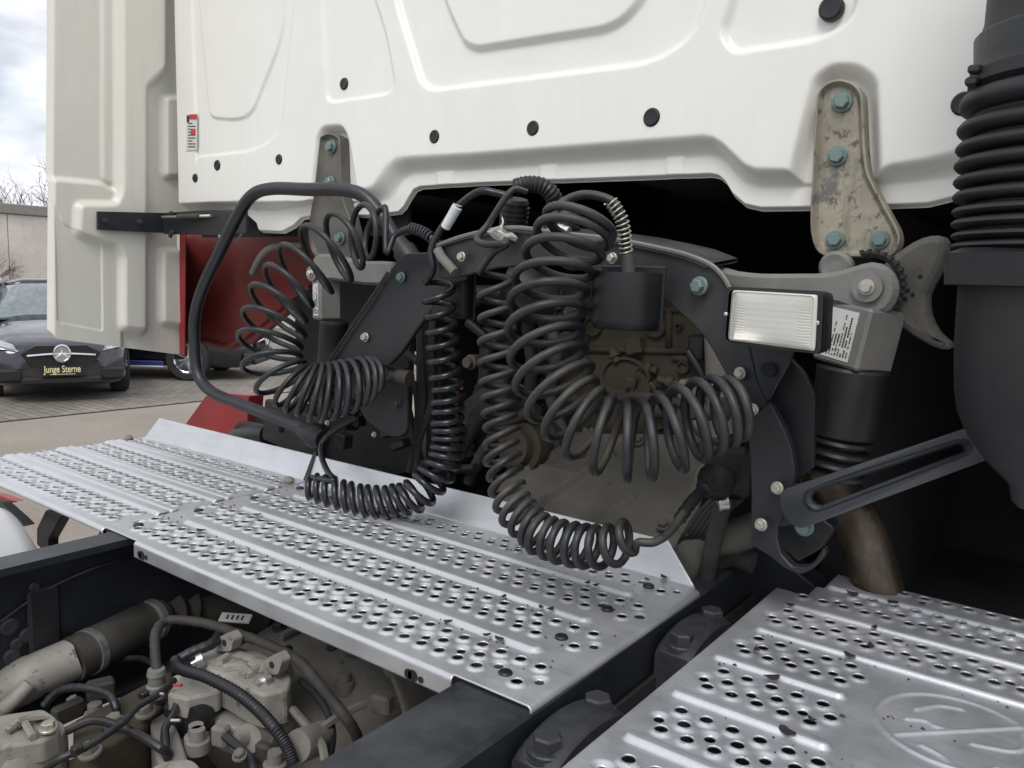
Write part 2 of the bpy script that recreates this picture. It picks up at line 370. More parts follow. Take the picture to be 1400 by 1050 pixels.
# paved parking area: its near edge is the gutter joint seen at lower left
pa, pb = W(0, 577, 'z', GZ), W(270, 549, 'z', GZ); pd = (pb-pa).normalized(); pn = Vector((-abs(pd.y), pd.x*(-1 if pd.y > 0 else 1), 0)); pn = Vector((-pd.y, pd.x, 0))
if pn.x > 0: pn = -pn
A_, B_ = pa-pd*25, pa+pd*40
g = MB(); g.add([v+Vector((0, 0, .004)) for v in (A_, B_, B_+pn*13, A_+pn*13)], [(0, 1, 2, 3)], False)
pv = g.build('paved_parking_area', M['paving'], fix=True); props(pv, kind='structure')
g = MB(); c = (A_+B_)/2+pn*-.03; R2 = Matrix((tuple(pd), tuple(pn), (0, 0, 1))).transposed()
g.box(c+Vector((0, 0, .004)), ((B_-A_).length, .035, .012), R2); props(g.build('gutter_joint', mat('joint_dark', (.04, .035, .03), .9)), kind='structure')
# boundary wall and bare trees
wl = empty('boundary_wall', (-21, 10, 0), 'pale concrete boundary wall with a grey capping behind the parked cars', 'wall')
for k in range(11):
    y = -4+k*4.0
    MB().box((-21, y+2, 1.3), (.22, 3.985, 2.9), bev=.01).build('panel', M['concrete'], wl)
MB().box((-21, 18, 2.87), (.34, 44.2, .24), bev=.02).build('capping', M['concrete_cap'], wl)
def branches(m, p, d, L0, r, depth):
    q = p+d*L0; mid = (p+q)/2+Vector((random.uniform(-1, 1), random.uniform(-1, 1), 0))*L0*.05
    m.tube([p, mid, q], [r, r*.85, r*.68], n=5 if depth < 3 else 3, cap=False)
    if depth >= 6: return
    for k in range(3 if depth < 4 else 2):
        a = random.uniform(0, 6.28); sp = random.uniform(.35, .75); o = d.orthogonal().normalized(); o2 = d.cross(o)
        nd = (d*math.cos(sp)+(o*math.cos(a)+o2*math.sin(a))*math.sin(sp)+Vector((0, 0, .12))).normalized()
        branches(m, p+(q-p)*random.uniform(.55, 1), nd, L0*random.uniform(.62, .82), r*.6, depth+1)
def tree(loc, h, label, group='bare trees at the boundary wall'):
    loc = (loc[0], loc[1], GZ); t = empty('bare_tree', loc, label, 'tree', group); p = Vector(loc)
    tm = MB(); tm.tube([p, p+Vector((.05, .02, h*.18)), p+Vector((0, .04, h*.36))], [h*.016, h*.013, h*.011], n=7); tm.build('trunk', M['bark'], t)
    m = MB(); top = p+Vector((0, .04, h*.33))
    for k in range(6):
        a = k*1.05+random.random(); branches(m, top-Vector((0, 0, h*.05*k*.6)), Vector((math.cos(a)*.45, math.sin(a)*.45, .9)).normalized(), h*.2, h*.0055, 1)
    m.build('crown', M['bark'], t, fix=False)
tree((-27.5, 11.1, 0), 6.3, 'bare leafless tree whose round twiggy crown rises above the concrete wall')
tree((-26.5, 13.0, 0), 7.6, 'taller bare tree beside the white fairing edge, thin branches reaching higher')
tree((-20.3, 7.2, 0), 2.7, 'small thin bare sapling standing in front of the concrete wall')
# ---------------------------------------------------------------- cars
def car(loc, yaw, paint, label, plate_txt=None, skirt=False):
    root = empty('parked_car', (0, 0, 0), label, 'car', 'cars parked on the paving')
    hw = .9
    # stations from the nose backwards: x, half width, z low, z shoulder, z top (centre)
    st = [(0.0, .50, .30, .50, .58), (-.05, .68, .20, .60, .70), (-.18, .82, .17, .66, .76), (-.45, .885, .17, .73, .84), (-.9, .90, .18, .80, .93), (-1.35, .90, .18, .86, .99), (-1.7, .90, .19, .90, 1.0),
          (-2.3, .90, .2, .93, 1.0), (-3.2, .90, .2, .97, 1.02), (-3.9, .88, .24, .98, 1.0), (-4.3, .80, .32, .9, .95), (-4.4, .7, .4, .8, .85)]
    P = []
    for x, h, z0, zs, zt in st:
        row = []
        half = [(0, z0), (h*.55, z0), (h*.9, z0+.02), (h*.97, z0+.12), (h, z0+(zs-z0)*.5), (h*.985, zs-.08), (h*.95, zs), (h*.80, zs+(zt-zs)*.6), (h*.45, zt-.01), (0, zt)]
        for yy, zz in half: row.append((x, yy, zz))
        for yy, zz in half[-2:0:-1]: row.append((x, -yy, zz))
        P.append([Vector(v) for v in row])
    b = MB(); b.rings(P, smooth=True); body = b.build('body', M[paint], root, sharp=50)
    sd = body.modifiers.new('sub', 'SUBSURF'); sd.levels = sd.render_levels = 2
    gh = [(-1.15, .70, .98, .99), (-1.45, .73, .96, 1.13), (-1.85, .70, .95, 1.34), (-2.15, .62, .95, 1.41), (-2.8, .62, .96, 1.425), (-3.4, .60, .97, 1.36), (-4.0, .58, .97, 1.1), (-4.1, .56, .96, 1.0)]
    P = []
    for x, h, z0, zt in gh:
        half = [(h+.1, z0-.05), (h+.04, z0+(zt-z0)*.5), (h-.04, zt-.04), (h*.55, zt), (0, zt+.012)]
        P.append([Vector((x, y, z)) for y, z in half]+[Vector((x, -y, z)) for y, z in half[-2::-1]])
    b = MB(); b.rings(P, smooth=True); b.build('windows', M['car_glass'], root, sharp=60)
    rf = MB(); P = []
    for x, h, z in ((-2.02, .60, 1.395), (-2.2, .61, 1.432), (-2.8, .61, 1.44), (-3.4, .59, 1.375)):
        P.append([Vector((x, y, zz)) for y, zz in ((-h, z-.05), (-h*.6, z), (0, z+.01), (h*.6, z), (h, z-.05))])
    rf.grid(P); o = rf.build('roof', M[paint], root); o.modifiers.new('s', 'SOLIDIFY').thickness = .03
    for s in (-1, 1):
        MB().tube([(-1.2, s*.79, .99), (-1.6, s*.76, 1.2), (-2.05, s*.665, 1.39), (-2.8, s*.66, 1.41), (-3.45, s*.64, 1.34), (-4.05, s*.66, 1.0)], .032, 6).build('window_pillar', M[paint], root)
        mi = MB(); mi.box((-1.62, s*1.0, 1.02), (.13, .2, .14), bev=.03); mi.build('mirror', M[paint], root)
        hl = MB(); hl.rings([[Vector((x, s*y, z)) for x, y, z in r] for r in (
            [(-.02, .50, .62), (-.12, .76, .66), (-.3, .83, .74), (-.2, .68, .74), (-.08, .55, .70)],
            [(-.2, .50, .60), (-.3, .72, .64), (-.45, .78, .72), (-.4, .66, .72), (-.3, .55, .68)])]); h_ = hl.build('headlight', M['headlight'], root)
        MB().tube([(-.03, s*.54, .645), (-.11, s*.7, .69), (-.2, s*.79, .725)], .011, 5).build('light_strip', M['chrome'], h_)
        wv = MB(); wv.box((-.05, s*.60, .34), (.1, .3, .16), bev=.03); wv.build('air_intake', M['car_trim'], root)
        for x in (-.86, -3.5):
            wm = MB(); wm.lathe((x, s*.68, .32), (x, s*.905, .32), [(0, .2), (0, .3), (.15, .325), (.85, .325), (1, .3), (1, .222), (.7, .215)], 28, cap=False)
            wh = wm.build('wheel', M['tyre'], root)
            rm = MB(); rm.lathe((x, s*.85, .32), (x, s*.9, .32), [(0, .215), (1, .225), (1, .2), (.3, .19)], 24)
            for k in range(5):
                a = k*2*math.pi/5
                for da in (-.13, .13):
                    rm.tube([(x, s*.885, .32), (x+math.cos(a+da)*.2, s*.895, .32+math.sin(a+da)*.2)], .016, 4)
            rm.lathe((x, s*.86, .32), (x, s*.905, .32), [(0, .05), (1, .04)], 10); rm.build('rim', M['chrome'], wh)
    gr = MB(); gr.rings([[Vector((x, y, z)) for x, y, z in r] for r in (
        [(.035, -.46, .60), (.04, -.3, .69), (.04, .3, .69), (.035, .46, .60), (.03, .36, .44), (.03, -.36, .44)],
        [(-.1, -.5, .60), (-.1, -.32, .70), (-.1, .32, .70), (-.1, .5, .60), (-.1, .4, .43), (-.1, -.4, .43)])]); grill = gr.build('grille', M['car_trim'], root)
    lo = MB(); lo.box((.0, 0, .27), (.08, .95, .1), bev=.03); lo.build('lower_intake', M['car_trim'], root)
    MB().tube([(.045, -.40, .575), (.055, -.2, .59), (.06, 0, .6), (.055, .2, .59), (.045, .40, .575)], .017, 6).build('grille_bar', M['chrome'], grill)
    em = MB(); ring = [Vector((.085, math.cos(a)*.098, .6+math.sin(a)*.098)) for a in [k*math.pi/16 for k in range(33)]]
    em.tube(ring, .011, 6, cap=False)
    em.lathe((.06, 0, .6), (.072, 0, .6), [(0, .095), (1, .095)], 24)
    for k in range(3):
        a = math.pi/2+k*2*math.pi/3; u = Vector((0, math.cos(a), math.sin(a))); v = Vector((0, -math.sin(a), math.cos(a))); c = Vector((.085, 0, .6))
        em.add([c+u*.095, c+v*.017, c-v*.017, c+Vector((.014, 0, 0)), c-Vector((.01, 0, 0))], [(0, 1, 3), (0, 3, 2), (1, 0, 4), (2, 4, 0)], False)
    em.build('star_emblem', M['chrome'], grill, fix=True)
    pl = MB(); pl.box((.05, 0, .40), (.02, .52, .115), bev=.004); plo = pl.build('number_plate', M['car_trim'], root)
    if plate_txt:
        cu = bpy.data.curves.new('plate_lettering', 'FONT'); cu.body = plate_txt; cu.size = .118; cu.align_x = 'CENTER'; cu.align_y = 'CENTER'; cu.extrude = .001; cu.offset = .0015
        t = bpy.data.objects.new('plate_lettering', cu); COL.objects.link(t); me_ = None
        t.matrix_world = Matrix.Translation((.064, 0, .41)) @ Matrix(((0, 0, 1, 0), (.72, 0, 0, 0), (0, 1, 0, 0), (0, 0, 0, 1)))
        mw_ = t.matrix_world.copy(); bpy.context.view_layer.update(); me_ = bpy.data.meshes.new_from_object(t); bpy.data.objects.remove(t); me_.name = 'plate_lettering'
        me_.transform(mw_); me_.materials.clear(); link('plate_lettering', me_, M['plate_gold'], plo)
        MB().box((.061, 0, .352), (.003, .3, .006)).build('plate_line', M['plate_gold'], plo)
        wd = MB(); wd.box((-1.43, .36, 1.165), (.004, .3, .19), Matrix.Rotation(-math.radians(-57), 3, 'Y')); wd.build('price_card', M['paper'], root)
    if skirt:
        for s in (-1, 1):
            MB().box((-2.2, s*.915, .25), (2.0, .04, .07), bev=.01).build('side_skirt', M['skirt_blue'], root)
            MB().box((-2.2, s*.925, .205), (2.0, .04, .02), bev=.004).build('skirt_strip', M['skirt_white'], root)
    root.location = loc; root.rotation_euler = (0, 0, yaw); root.scale = (1.05, .93, 1.05)
    return root
cpos = W(87, 551, 'z', GZ); dirc = math.atan2(-cpos.y, -cpos.x)
car((cpos.x, cpos.y, GZ+.004), dirc+math.radians(3), 'car_black', 'black hatchback facing the truck with a star on its grille and a gold-lettered plate', 'Junge Sterne')
c2 = W(270, 521, 'z', GZ)
car((c2.x+.1, c2.y+1.1, GZ+.004), dirc+math.radians(62), 'car_blue', 'dark car with a blue and white side skirt, mostly hidden behind the truck', None, True)
# ---------------------------------------------------------------- cab
YC = 1.22
cab = empty('truck_cab', (-.9, YC, .4), 'white truck cab rear wall with pressed panels, black plugs and side fairing', 'truck cab')
def to_xz(poly, v=YC):
    return [(lambda p: (p.x, p.z))(W(a[0], a[1], 'y', v)) for a in poly]
def curve(pts, v=YC):
    q = sorted(to_xz(pts, v)); return np.array([a[0] for a in q]), np.array([a[1] for a in q])
LOW = [(240, 289), (287, 285), (318, 290), (337, 307), (340, 317), (371, 318), (386, 310), (397, 299), (423, 294), (486, 296), (530, 291), (537, 284), (543, 273), (551, 260), (560, 256), (640, 251), (800, 245), (960, 238.6), (972, 241), (981, 249), (991, 266), (1008, 281), (1030, 286), (1110, 285), (1212, 282), (1262, 280), (1290, 273), (1330, 262), (1400, 250)]
ZL = [(240, 287), (287, 283), (337, 286), (366, 287), (394, 281), (426, 277), (506, 276), (520, 272), (529, 262), (537, 246), (549, 237), (640, 231), (960, 211), (973, 213), (985, 221), (997, 236), (1010, 248), (1030, 255), (1110, 253), (1224, 248), (1300, 240), (1400, 225)]
ZU = [(240, 277), (287, 275), (328, 274), (410, 275), (494, 257), (508, 252), (519, 236), (528, 222), (540, 214), (560, 211), (640, 207), (960, 181.5), (975, 184), (990, 194), (1004, 207), (1018, 221), (1032, 227), (1071, 228), (1095, 231), (1200, 231), (1218, 221), (1262, 214), (1300, 204), (1400, 180)]
def cab_panel():
    xl, xr = W(243, 200, 'y', YC).x, .35
    nx, nz = 680, 300
    x = np.linspace(xl, xr, nx); lo = np.interp(x, *curve(LOW)); zl = np.interp(x, *curve(ZL)); zu = np.interp(x, *curve(ZU))
    top = 2.75
    t = np.linspace(0, 1, nz)**1.35; Z = lo[:, None]+t[None, :]*(top-lo)[:, None]; X = np.repeat(x[:, None], nz, 1)
    D = np.zeros_like(X)
    f = sstep((Z-zl[:, None])/np.maximum(zu-zl, .004)[:, None]); D += .030*(1-f)           # lower lip stepped forward
    D += .012*sstep(1-(Z-lo[:, None])/.007)                                            # folded edge
    def pan(poly, depth, width, closed=True, ref=0):
        nonlocal D
        s = seg_sdf(X, Z, to_xz(rnd(poly, 30, 5))); D += depth*sstep(.5-(s+ref)/width)
    pan([(515, -230), (540, 0), (575, 112, 50), (590, 122, 20), (890, 84, 60), (945, 50, 50), (985, -60), (1010, -230)], .012, .012)
    pan([(580, -230), (603, -5), (633, 58, 30), (650, 66, 20), (842, 36, 60), (885, -12, 40), (925, -230)], -.012, .012)
    pan([(428, -240), (440, 20), (447, 140, 12), (541, 126, 20), (527, 45), (505, -20), (470, -240)], .007, .008)
    pan([(262, -240), (272, 0), (286, 160, 12), (340, 163, 45), (385, 50, 40), (390, -20), (392, -240)], -.010, .012)
    pan([(268, 225, 4), (270, 214, 6), (350, 205, 20), (384, 180, 30), (405, -40), (402, -240), (255, -240), (262, 0)], .005, .008)
    pan([(1035, -230), (1005, -10), (986, 44, 30), (1000, 70, 24), (1120, 52, 50), (1168, 22, 40), (1185, -230)], .012, .012)
    def recess(poly, depth, width):
        nonlocal D
        s = seg_sdf(X, Z, to_xz(rnd(poly, 28, 5)))
        D = np.maximum(D, depth*sstep(-s/width)+0*D) if depth > 0 else D
    recess([(1071, 320), (1073, 240), (1108, 105, 30), (1135, 84, 30), (1175, 84, 30), (1204, 105, 30), (1209, 240), (1211, 320)], .026, .022)
    recess([(420, 330), (424, 250), (431, 187, 25), (440, 170, 20), (468, 168, 20), (477, 185, 25), (488, 250), (492, 330)], .026, .022)
    # small tabs on the lip
    for cx_ in (594, 735, 908):
        a = to_xz([(cx_-11, 300)])[0][0]; b = to_xz([(cx_+11, 300)])[0][0]; c_ = (a+b)/2; h = abs(b-a)/2
        D -= .0035*sstep((h-np.abs(X-c_))/.004+.5)*sstep((zl[:, None]+.004-Z)/.004)
    D += .02*sstep((W(292, 200, 'y', YC).x-X)/.05)*0 
    n = np.sin(X*7.3+Z*3.1)*np.cos(Z*9.1-X*2.2)*.0007; D += n
    P = np.stack([X, YC+D, Z], -1)
    return np_mesh('rear_panel', P, None, M['white_paint'], cab, flip=True)
rear = cab_panel()
for px, py, r in ((267.5, 243.5, 5.5), (297.5, 226, 6.5), (382, 218, 6.5), (468, 114, 7.5), (594.5, 187, 8.5), (729, 175.5, 9.5), (891, 160.5, 11.5), (1136, 11, 15), (1318, 142, 15)):
    p = W(px, py, 'y', YC+.001); rr = r/PPM(px, py, 'y', YC)*1.12
    if px == 468: p.y += .006
    m = MB(); m.lathe(p+Vector((0, .008, 0)), p-Vector((0, .004, 0)), [(0, rr), (.7, rr), (.86, rr*.93), (1, rr*.8), (.96, rr*.6), (.96, rr*.2)], 22); m.build('plug', M['dark_plastic'], rear)
# warning sticker
def quadbox(m, px0, py0, px1, py1, ax, v, th=.0006, skew=0):
    c = [W(px0, py0, ax, v), W(px1, py0+skew, ax, v), W(px1, py1+skew, ax, v), W(px0, py1, ax, v)]; d = Vector((0, 0, 0)); d[AX[ax]] = th
    m.rings([[p+d*3 for p in c], [p-d for p in c]])
s_ = MB(); quadbox(s_, 255, 156, 269, 206, 'y', YC-.0015, skew=-1); stk = s_.build('warning_sticker', M['label_white'], rear)
s_ = MB(); quadbox(s_, 259, 156.5, 268.5, 163, 'y', YC-.0028); quadbox(s_, 261, 176, 267, 184, 'y', YC-.0028); s_.build('red_print', M['label_red'], stk)
s_ = MB(); quadbox(s_, 255.5, 158, 258.5, 167, 'y', YC-.0028)
for k in range(9): quadbox(s_, 257, 168+k*4, 267 if k % 3 else 263, 169.2+k*4, 'y', YC-.0027, .0003)
s_.build('fine_print', M['label_ink'], stk)
# cab shell: side walls, roof, underside and the black inside of the tunnel
m = MB(); xL, xR = -2.07, .42
m.add([(xL, YC+.03, 1.78), (xL, 3.3, 1.78), (xL, 3.3, 2.9), (xL, YC+.03, 2.9)], [(0, 1, 2, 3)], False)
m.add([(xR, YC+.03, 1.78), (xR, 3.3, 1.78), (xR, 3.3, 2.9), (xR, YC+.03, 2.9)], [(0, 1, 2, 3)], False)
m.add([(xL, YC, 2.75), (xR, YC, 2.75), (xR, 3.3, 3.0), (xL, 3.3, 3.0)], [(0, 1, 2, 3)], False)
m.add([(xL, 3.3, 1.0), (xR, 3.3, 1.0), (xR, 3.3, 3.0), (xL, 3.3, 3.0)], [(0, 1, 2, 3)], False); m.build('cab_shell', M['white_paint'], cab)
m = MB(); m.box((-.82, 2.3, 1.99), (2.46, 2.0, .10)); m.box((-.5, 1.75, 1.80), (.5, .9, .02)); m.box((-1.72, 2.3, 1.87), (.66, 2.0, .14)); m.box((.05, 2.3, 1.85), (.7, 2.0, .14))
m.box((-.85, 1.31, 2.0), (2.4, .06, .2)); m.box((-1.66, 1.285, 1.88), (.80, .01, .38)); m.box((0, 1.285, 1.93), (.84, .01, .34)); m.build('cab_underside', M['deep_black'], cab)  # thin black boards added behind the lip stand in for shade under the cab
# mounting brackets bolted to the rear wall
rb = [(1118, 143), (1121, 127), (1132, 115), (1150, 110), (1168, 115), (1179, 127), (1182, 143), (1184, 194), (1188, 232), (1196, 252), (1207, 273), (1222, 300), (1230, 316), (1232, 329), (1228, 341), (1219, 350), (1205, 352), (1140, 351), (1127, 349), (1118, 341), (1112, 325), (1110, 300), (1113, 240), (1115, 194)]
def hull_pts(poly, k=3):
    v = [Vector((a, b, 0)) for a, b in poly]; return [(p.x, p.y) for p in cr(v, k, True)]
br1 = plate(hull_pts(rb), 'y', YC+.000, .02, rim=(.0062, .009), name='mounting_bracket', mat=M['zinc_bracket'], parent=cab)
br1['label'] = 'yellowish zinc bracket with four green bolts'
for px, py, r in ((1152, 140, 14), (1145, 214, 13.5), (1142, 328, 13), (1203, 328, 13)):
    bolt(W(px, py, 'y', YC-.001), r/PPM(px, py, 'y', YC)*.98, (0.05, -1, 0), 'bolt_green', br1)
m = MB(); p = W(1172, 320, 'y', YC); 
lb = [(440, 196), (443, 187), (453, 183), (463, 186), (468, 196), (470, 250), (473, 275), (482, 300), (488, 330), (484, 350), (470, 356), (445, 356), (430, 345), (425, 318), (428, 290), (433, 262)]
br2 = plate(hull_pts(lb), 'y', YC+.006, .02, rim=(.0062, .008), name='mounting_bracket', mat=M['zinc_grey'], parent=cab)
br2['label'] = 'dull grey bracket behind the black grab rail'
for px, py, r in ((454, 201, 7), (452.5, 249, 6.5), (466, 326, 7)): bolt(W(px, py, 'y', YC+.004), r*1.25/PPM(px, py, 'y', YC), (0, -1, 0), 'bolt_green', br2)
# ---------------------------------------------------------------- side fairing
XF = -2.12
fair = empty('side_fairing', (XF, 1.0, 1.4), 'off-white side fairing panel with moulded ribs and a red lower edge, left of the cab', 'truck fairing')
def fpt(p, h=0): q = W(p[0], p[1], 'x', XF+h); return (q.y, q.z)
FSL = .046
def fairing():
    na, nb = 190, 560
    y0, y1 = fpt((70, 300))[0], 1.30
    t = np.linspace(0, 1, na); yb = np.array([fpt((68, 458))[0]*1, fpt((243, 484))[0]]); zb = np.array([fpt((70, 460))[1], fpt((243, 484))[1]])
    Y = np.repeat((y0+(y1-y0)*t)[:, None], nb, 1); low = np.interp(Y[:, 0], yb, zb); low += .02*sstep(1-(Y[:, 0]-y0)/.02)**2
    s = np.linspace(0, 1, nb); Z = low[:, None]+s[None, :]*(2.7-low)[:, None]; D = np.zeros_like(Y); Y = Y+FSL*(Z-1.817)*(1-t[:, None])**.7
    def pan(poly, h, wd, r=10, mx=False):
        nonlocal D
        q = [fpt(a) for a in rnd(poly, r, 4)]; v = h*sstep(.5-seg_sdf(Y, Z, q)/wd); D = np.maximum(D, v) if mx else D+v
    pan([(68, 246), (148, 264), (162, 262), (166, 500), (64, 480)], .0, .01)
    pan([(138.5, -300), (138.5, 246), (148, 252), (170, 252), (170, -300)], .006, .006, 6)
    pan([(60, 243, 1), (136, 250, 4), (148, 258, 6), (160, 262, 4), (166, 500, 1), (50, 500, 1)], .012, .010, 3)
    def up(poly, h, wd, r):
        nonlocal D
        q = [fpt(a, h) for a in rnd(poly, r, 4)]; D = np.maximum(D, h*np.clip(1-np.maximum(seg_sdf(Y, Z, q), 0)/wd, 0, 1)+np.minimum(D, .012)*.0)
    up([(170, -300), (170, 262, 12), (162, 281, 8), (112, 281, 6), (110, 318, 6), (164, 334, 14), (172, 350, 6), (172, 447, 4), (200, 450, 4), (200, 116, 6), (226, 92, 6), (227, -300)], .030, .020, 6)
    up([(229, 134, 4), (255, 134), (255, 238), (229, 240, 4)], .018, .012, 4)
    up([(225, 345, 4), (255, 345), (255, 444), (225, 440, 4)], .018, .012, 4)
    K = np.ones(5)/5
    D = np.apply_along_axis(lambda v: np.convolve(np.pad(v, 2, 'edge'), K, 'valid'), 0, D); D = np.apply_along_axis(lambda v: np.convolve(np.pad(v, 2, 'edge'), K, 'valid'), 1, D)
    pan([(72, 280, 3), (78, 290, 8), (82, 305, 8), (136, 335, 6), (137.5, 452, 4), (76, 440, 6)], -.003, .004, 6)
    D -= .02*sstep((.012-(Y-Y[:1, :]))/.012)**2
    D += np.sin(Y*17+Z*5)*.0006
    zl_ = fpt((243, 300))[1]; mk = ~((Y[:-1, :-1] > 1.24) & (Z[:-1, :-1] < W(243, 318, 'x', XF).z))
    return np_mesh('inner_panel', np.stack([XF+D, Y, Z], -1), mk, M['fairing_paint'], fair)
fairing()
y0 = fpt((70, 300))[0]; zt = fpt((70, 246))[1]; zb = fpt((70, 458))[1]
m = MB(); oq = [(y0+.004, zt), (1.22, zt), (1.22, 2.7), (y0+.004+FSL*(2.7-1.817), 2.7)]; m.rings([[Vector((XF-.03, y, z)) for y, z in oq], [Vector((XF-.013, y, z)) for y, z in oq]]); m.build('outer_skin', M['fairing_paint'], fair)
m = MB(); m.rings([[Vector((XF-.030, y, z)) for y, z in ((y0+.008, zt), (1.22, zt), (1.22, zb-.045), (y0+.03, zb+.006), (y0+.008, zb+.03))], [Vector((XF-.0125, y, z)) for y, z in ((y0+.001, zt), (1.22, zt), (1.22, zb-.045), (y0+.024, zb+.004), (y0+.001, zb+.02))]])
m.build('red_lower_skin', M['red_paint'], fair)
# hinge strap holding the fairing to the cab
hs = empty('fairing_strap', W(230, 305, 'y', 1.12), 'black steel strap with a spring holding the white side fairing to the cab', 'bracket')
pts = [W(133, 289, 'x', XF+.04), W(235, 291.5, 'x', XF+.045), W(232, 319, 'x', XF+.045), W(133, 314, 'x', XF+.04)]
m = MB(); m.rings([[p+Vector((.004, 0, 0)) for p in pts], [p-Vector((.004, 0, 0)) for p in pts]]); m.build('strap_plate', M['black_steel'], hs)
pts = [W(a, b, 'y', 1.17) for a, b in ((224, 291), (290, 287), (335, 288), (337, 318), (300, 321), (224, 320))]
m = MB(); m.rings([[p+Vector((0, .008, 0)) for p in pts], [p for p in pts]]); m.build('hinge_plate', M['black_steel'], hs)
a, b = W(222, 297, 'y', 1.155), W(288, 295, 'y', 1.155); m = MB(); m.tube([a, b], .0035, 8); m.build('hinge_rod', M['bolt_zinc'], hs)
a, b = W(244, 296.5, 'y', 1.155), W(274, 295.5, 'y', 1.155); m = MB(); m.lathe(a, b, [(k/30, .0075 if k % 2 else .006) for k in range(31)], 12); m.build('spring', M['hose_dark'], hs)
for px, py in ((144, 302), (191, 304)):
    bolt(W(px, py, 'x', XF+.047), .008, (1, 0, 0), 'bolt_dark', hs)
for px, py in ((235, 292), (236, 318), (234, 322)): bolt(W(px, py, 'y', 1.165), .007, (0, -1, 0), 'bolt_dark', hs)
# ---------------------------------------------------------------- walkway plates
ZD = 1.15
def deck(name, x0, x1, y0, y1, holes, ribs, res, root, mt, back=None, front=None, right=None, left=None, keep=None, rounds=None, extra=None):
    """sheet with raised and sunk drain holes cut through, pressed ribs and folded edges; all real geometry"""
    bl = back or 0; fl = front or 0; rl = right or 0; ll = left or 0
    xs = np.arange(x0-ll, x1+rl+res*.5, res); ys = np.arange(y0-fl, y1+bl+res*.5, res)
    X, Y = np.meshgrid(xs, ys, indexing='ij'); H = np.zeros_like(X); mask = np.ones((len(xs)-1, len(ys)-1), bool)
    if extra is not None: H += extra(X, Y)
    for (a, b, yc, wd, h) in ribs:
        dx = np.maximum(np.maximum(a-X, X-b), 0); d = np.hypot(dx, Y-yc); H += h*sstep(1.0-(d-wd*.26)/(wd*.34))
    X0, Y0 = X.copy(), Y.copy()
    for (hx, hy, kind) in holes:
        r, R, h = ((.0076, .0134, .0034), (.0058, .0130, -.0032), (.0058, .0080, .0))[kind]
        i0, i1 = np.searchsorted(xs, (hx-R*1.3, hx+R*1.3)); j0, j1 = np.searchsorted(ys, (hy-R*1.3, hy+R*1.3))
        if i1-i0 < 3 or j1-j0 < 3: continue
        sl_ = (slice(i0, i1), slice(j0, j1)); dx = X0[sl_]-hx; dy = Y0[sl_]-hy; d = np.hypot(dx, dy)+1e-9
        H[sl_] += h*sstep(1-(d-r)/(R-r)) if kind < 2 else 0
        cen = np.hypot((X0[i0:i1-1, j0:j1-1]+res/2)-hx, (Y0[i0:i1-1, j0:j1-1]+res/2)-hy); cut = cen < r
        mask[i0:i1-1, j0:j1-1] &= ~cut
        # vertices on the rim of the cut are pulled onto the circle
        c4 = np.zeros(d.shape, int); cf = cut.astype(int)
        c4[:-1, :-1] += cf; c4[1:, :-1] += cf; c4[:-1, 1:] += cf; c4[1:, 1:] += cf
        rim = (c4 > 0) & (c4 < 4)
        X[sl_] = np.where(rim, hx+dx/d*r, X[sl_]); Y[sl_] = np.where(rim, hy+dy/d*r, Y[sl_])
        if kind < 2: H[sl_] = np.where(rim, np.where(H[sl_]*0+h > 0, H[sl_].max(), H[sl_].min()), H[sl_])
    Z = ZD+H+.0012*np.sin(X*5.1+1)*np.sin(Y*8.3)
    if keep is not None: mask &= keep(X0[:-1, :-1]+res/2, Y0[:-1, :-1]+res/2)
    rb = .006
    def fold(coord, edge, sgn, up=0.0, ang=math.pi/2, Zc=None):
        s = np.maximum((coord-edge)*sgn, 0); arc = rb*ang; t = np.minimum(s/arc, 1)*ang; out = rb*np.sin(t); dn = rb*(1-np.cos(t)); rest = np.maximum(s-arc, 0)
        out = out+rest*math.cos(ang); dn = dn+rest*math.sin(ang); inside = s <= 0
        return np.where(inside, coord, edge+sgn*out), np.where(inside, 0, dn)
    if fl: Yn, dz = fold(Y, y0, -1); Y = Yn; Z = Z-dz
    if bl: Yn, dz = fold(Y, y1, 1, ang=math.radians(68)); Y = Yn; Z = Z+dz
    if rl: Xn, dz = fold(X, x1, 1); X = Xn; Z = Z-dz
    if ll: Xn, dz = fold(X, x0, -1); X = Xn; Z = Z-dz
    return np_mesh(name, np.stack([X, Y, Z], -1), mask, mt, root, th=.0022)
def pattern(x0, x1, xref, px, rows, skip=lambda x, y: False, jit=0):
    """rows: (y, kind) with kind 'n' full row, 'm' offset row alternating raised and sunk"""
    out = []
    for y, kind in rows:
        k0 = int(math.floor((x0-xref)/px))
        for k in range(k0, k0+int((x1-x0)/px)+3):
            x = xref+k*px+(px/2 if kind == 'm' else 0)
            if not (x0 <= x <= x1) or skip(x, y): continue
            out.append((x, y, 0 if kind == 'n' else (k % 2)))
    return out
XJ = -1.370
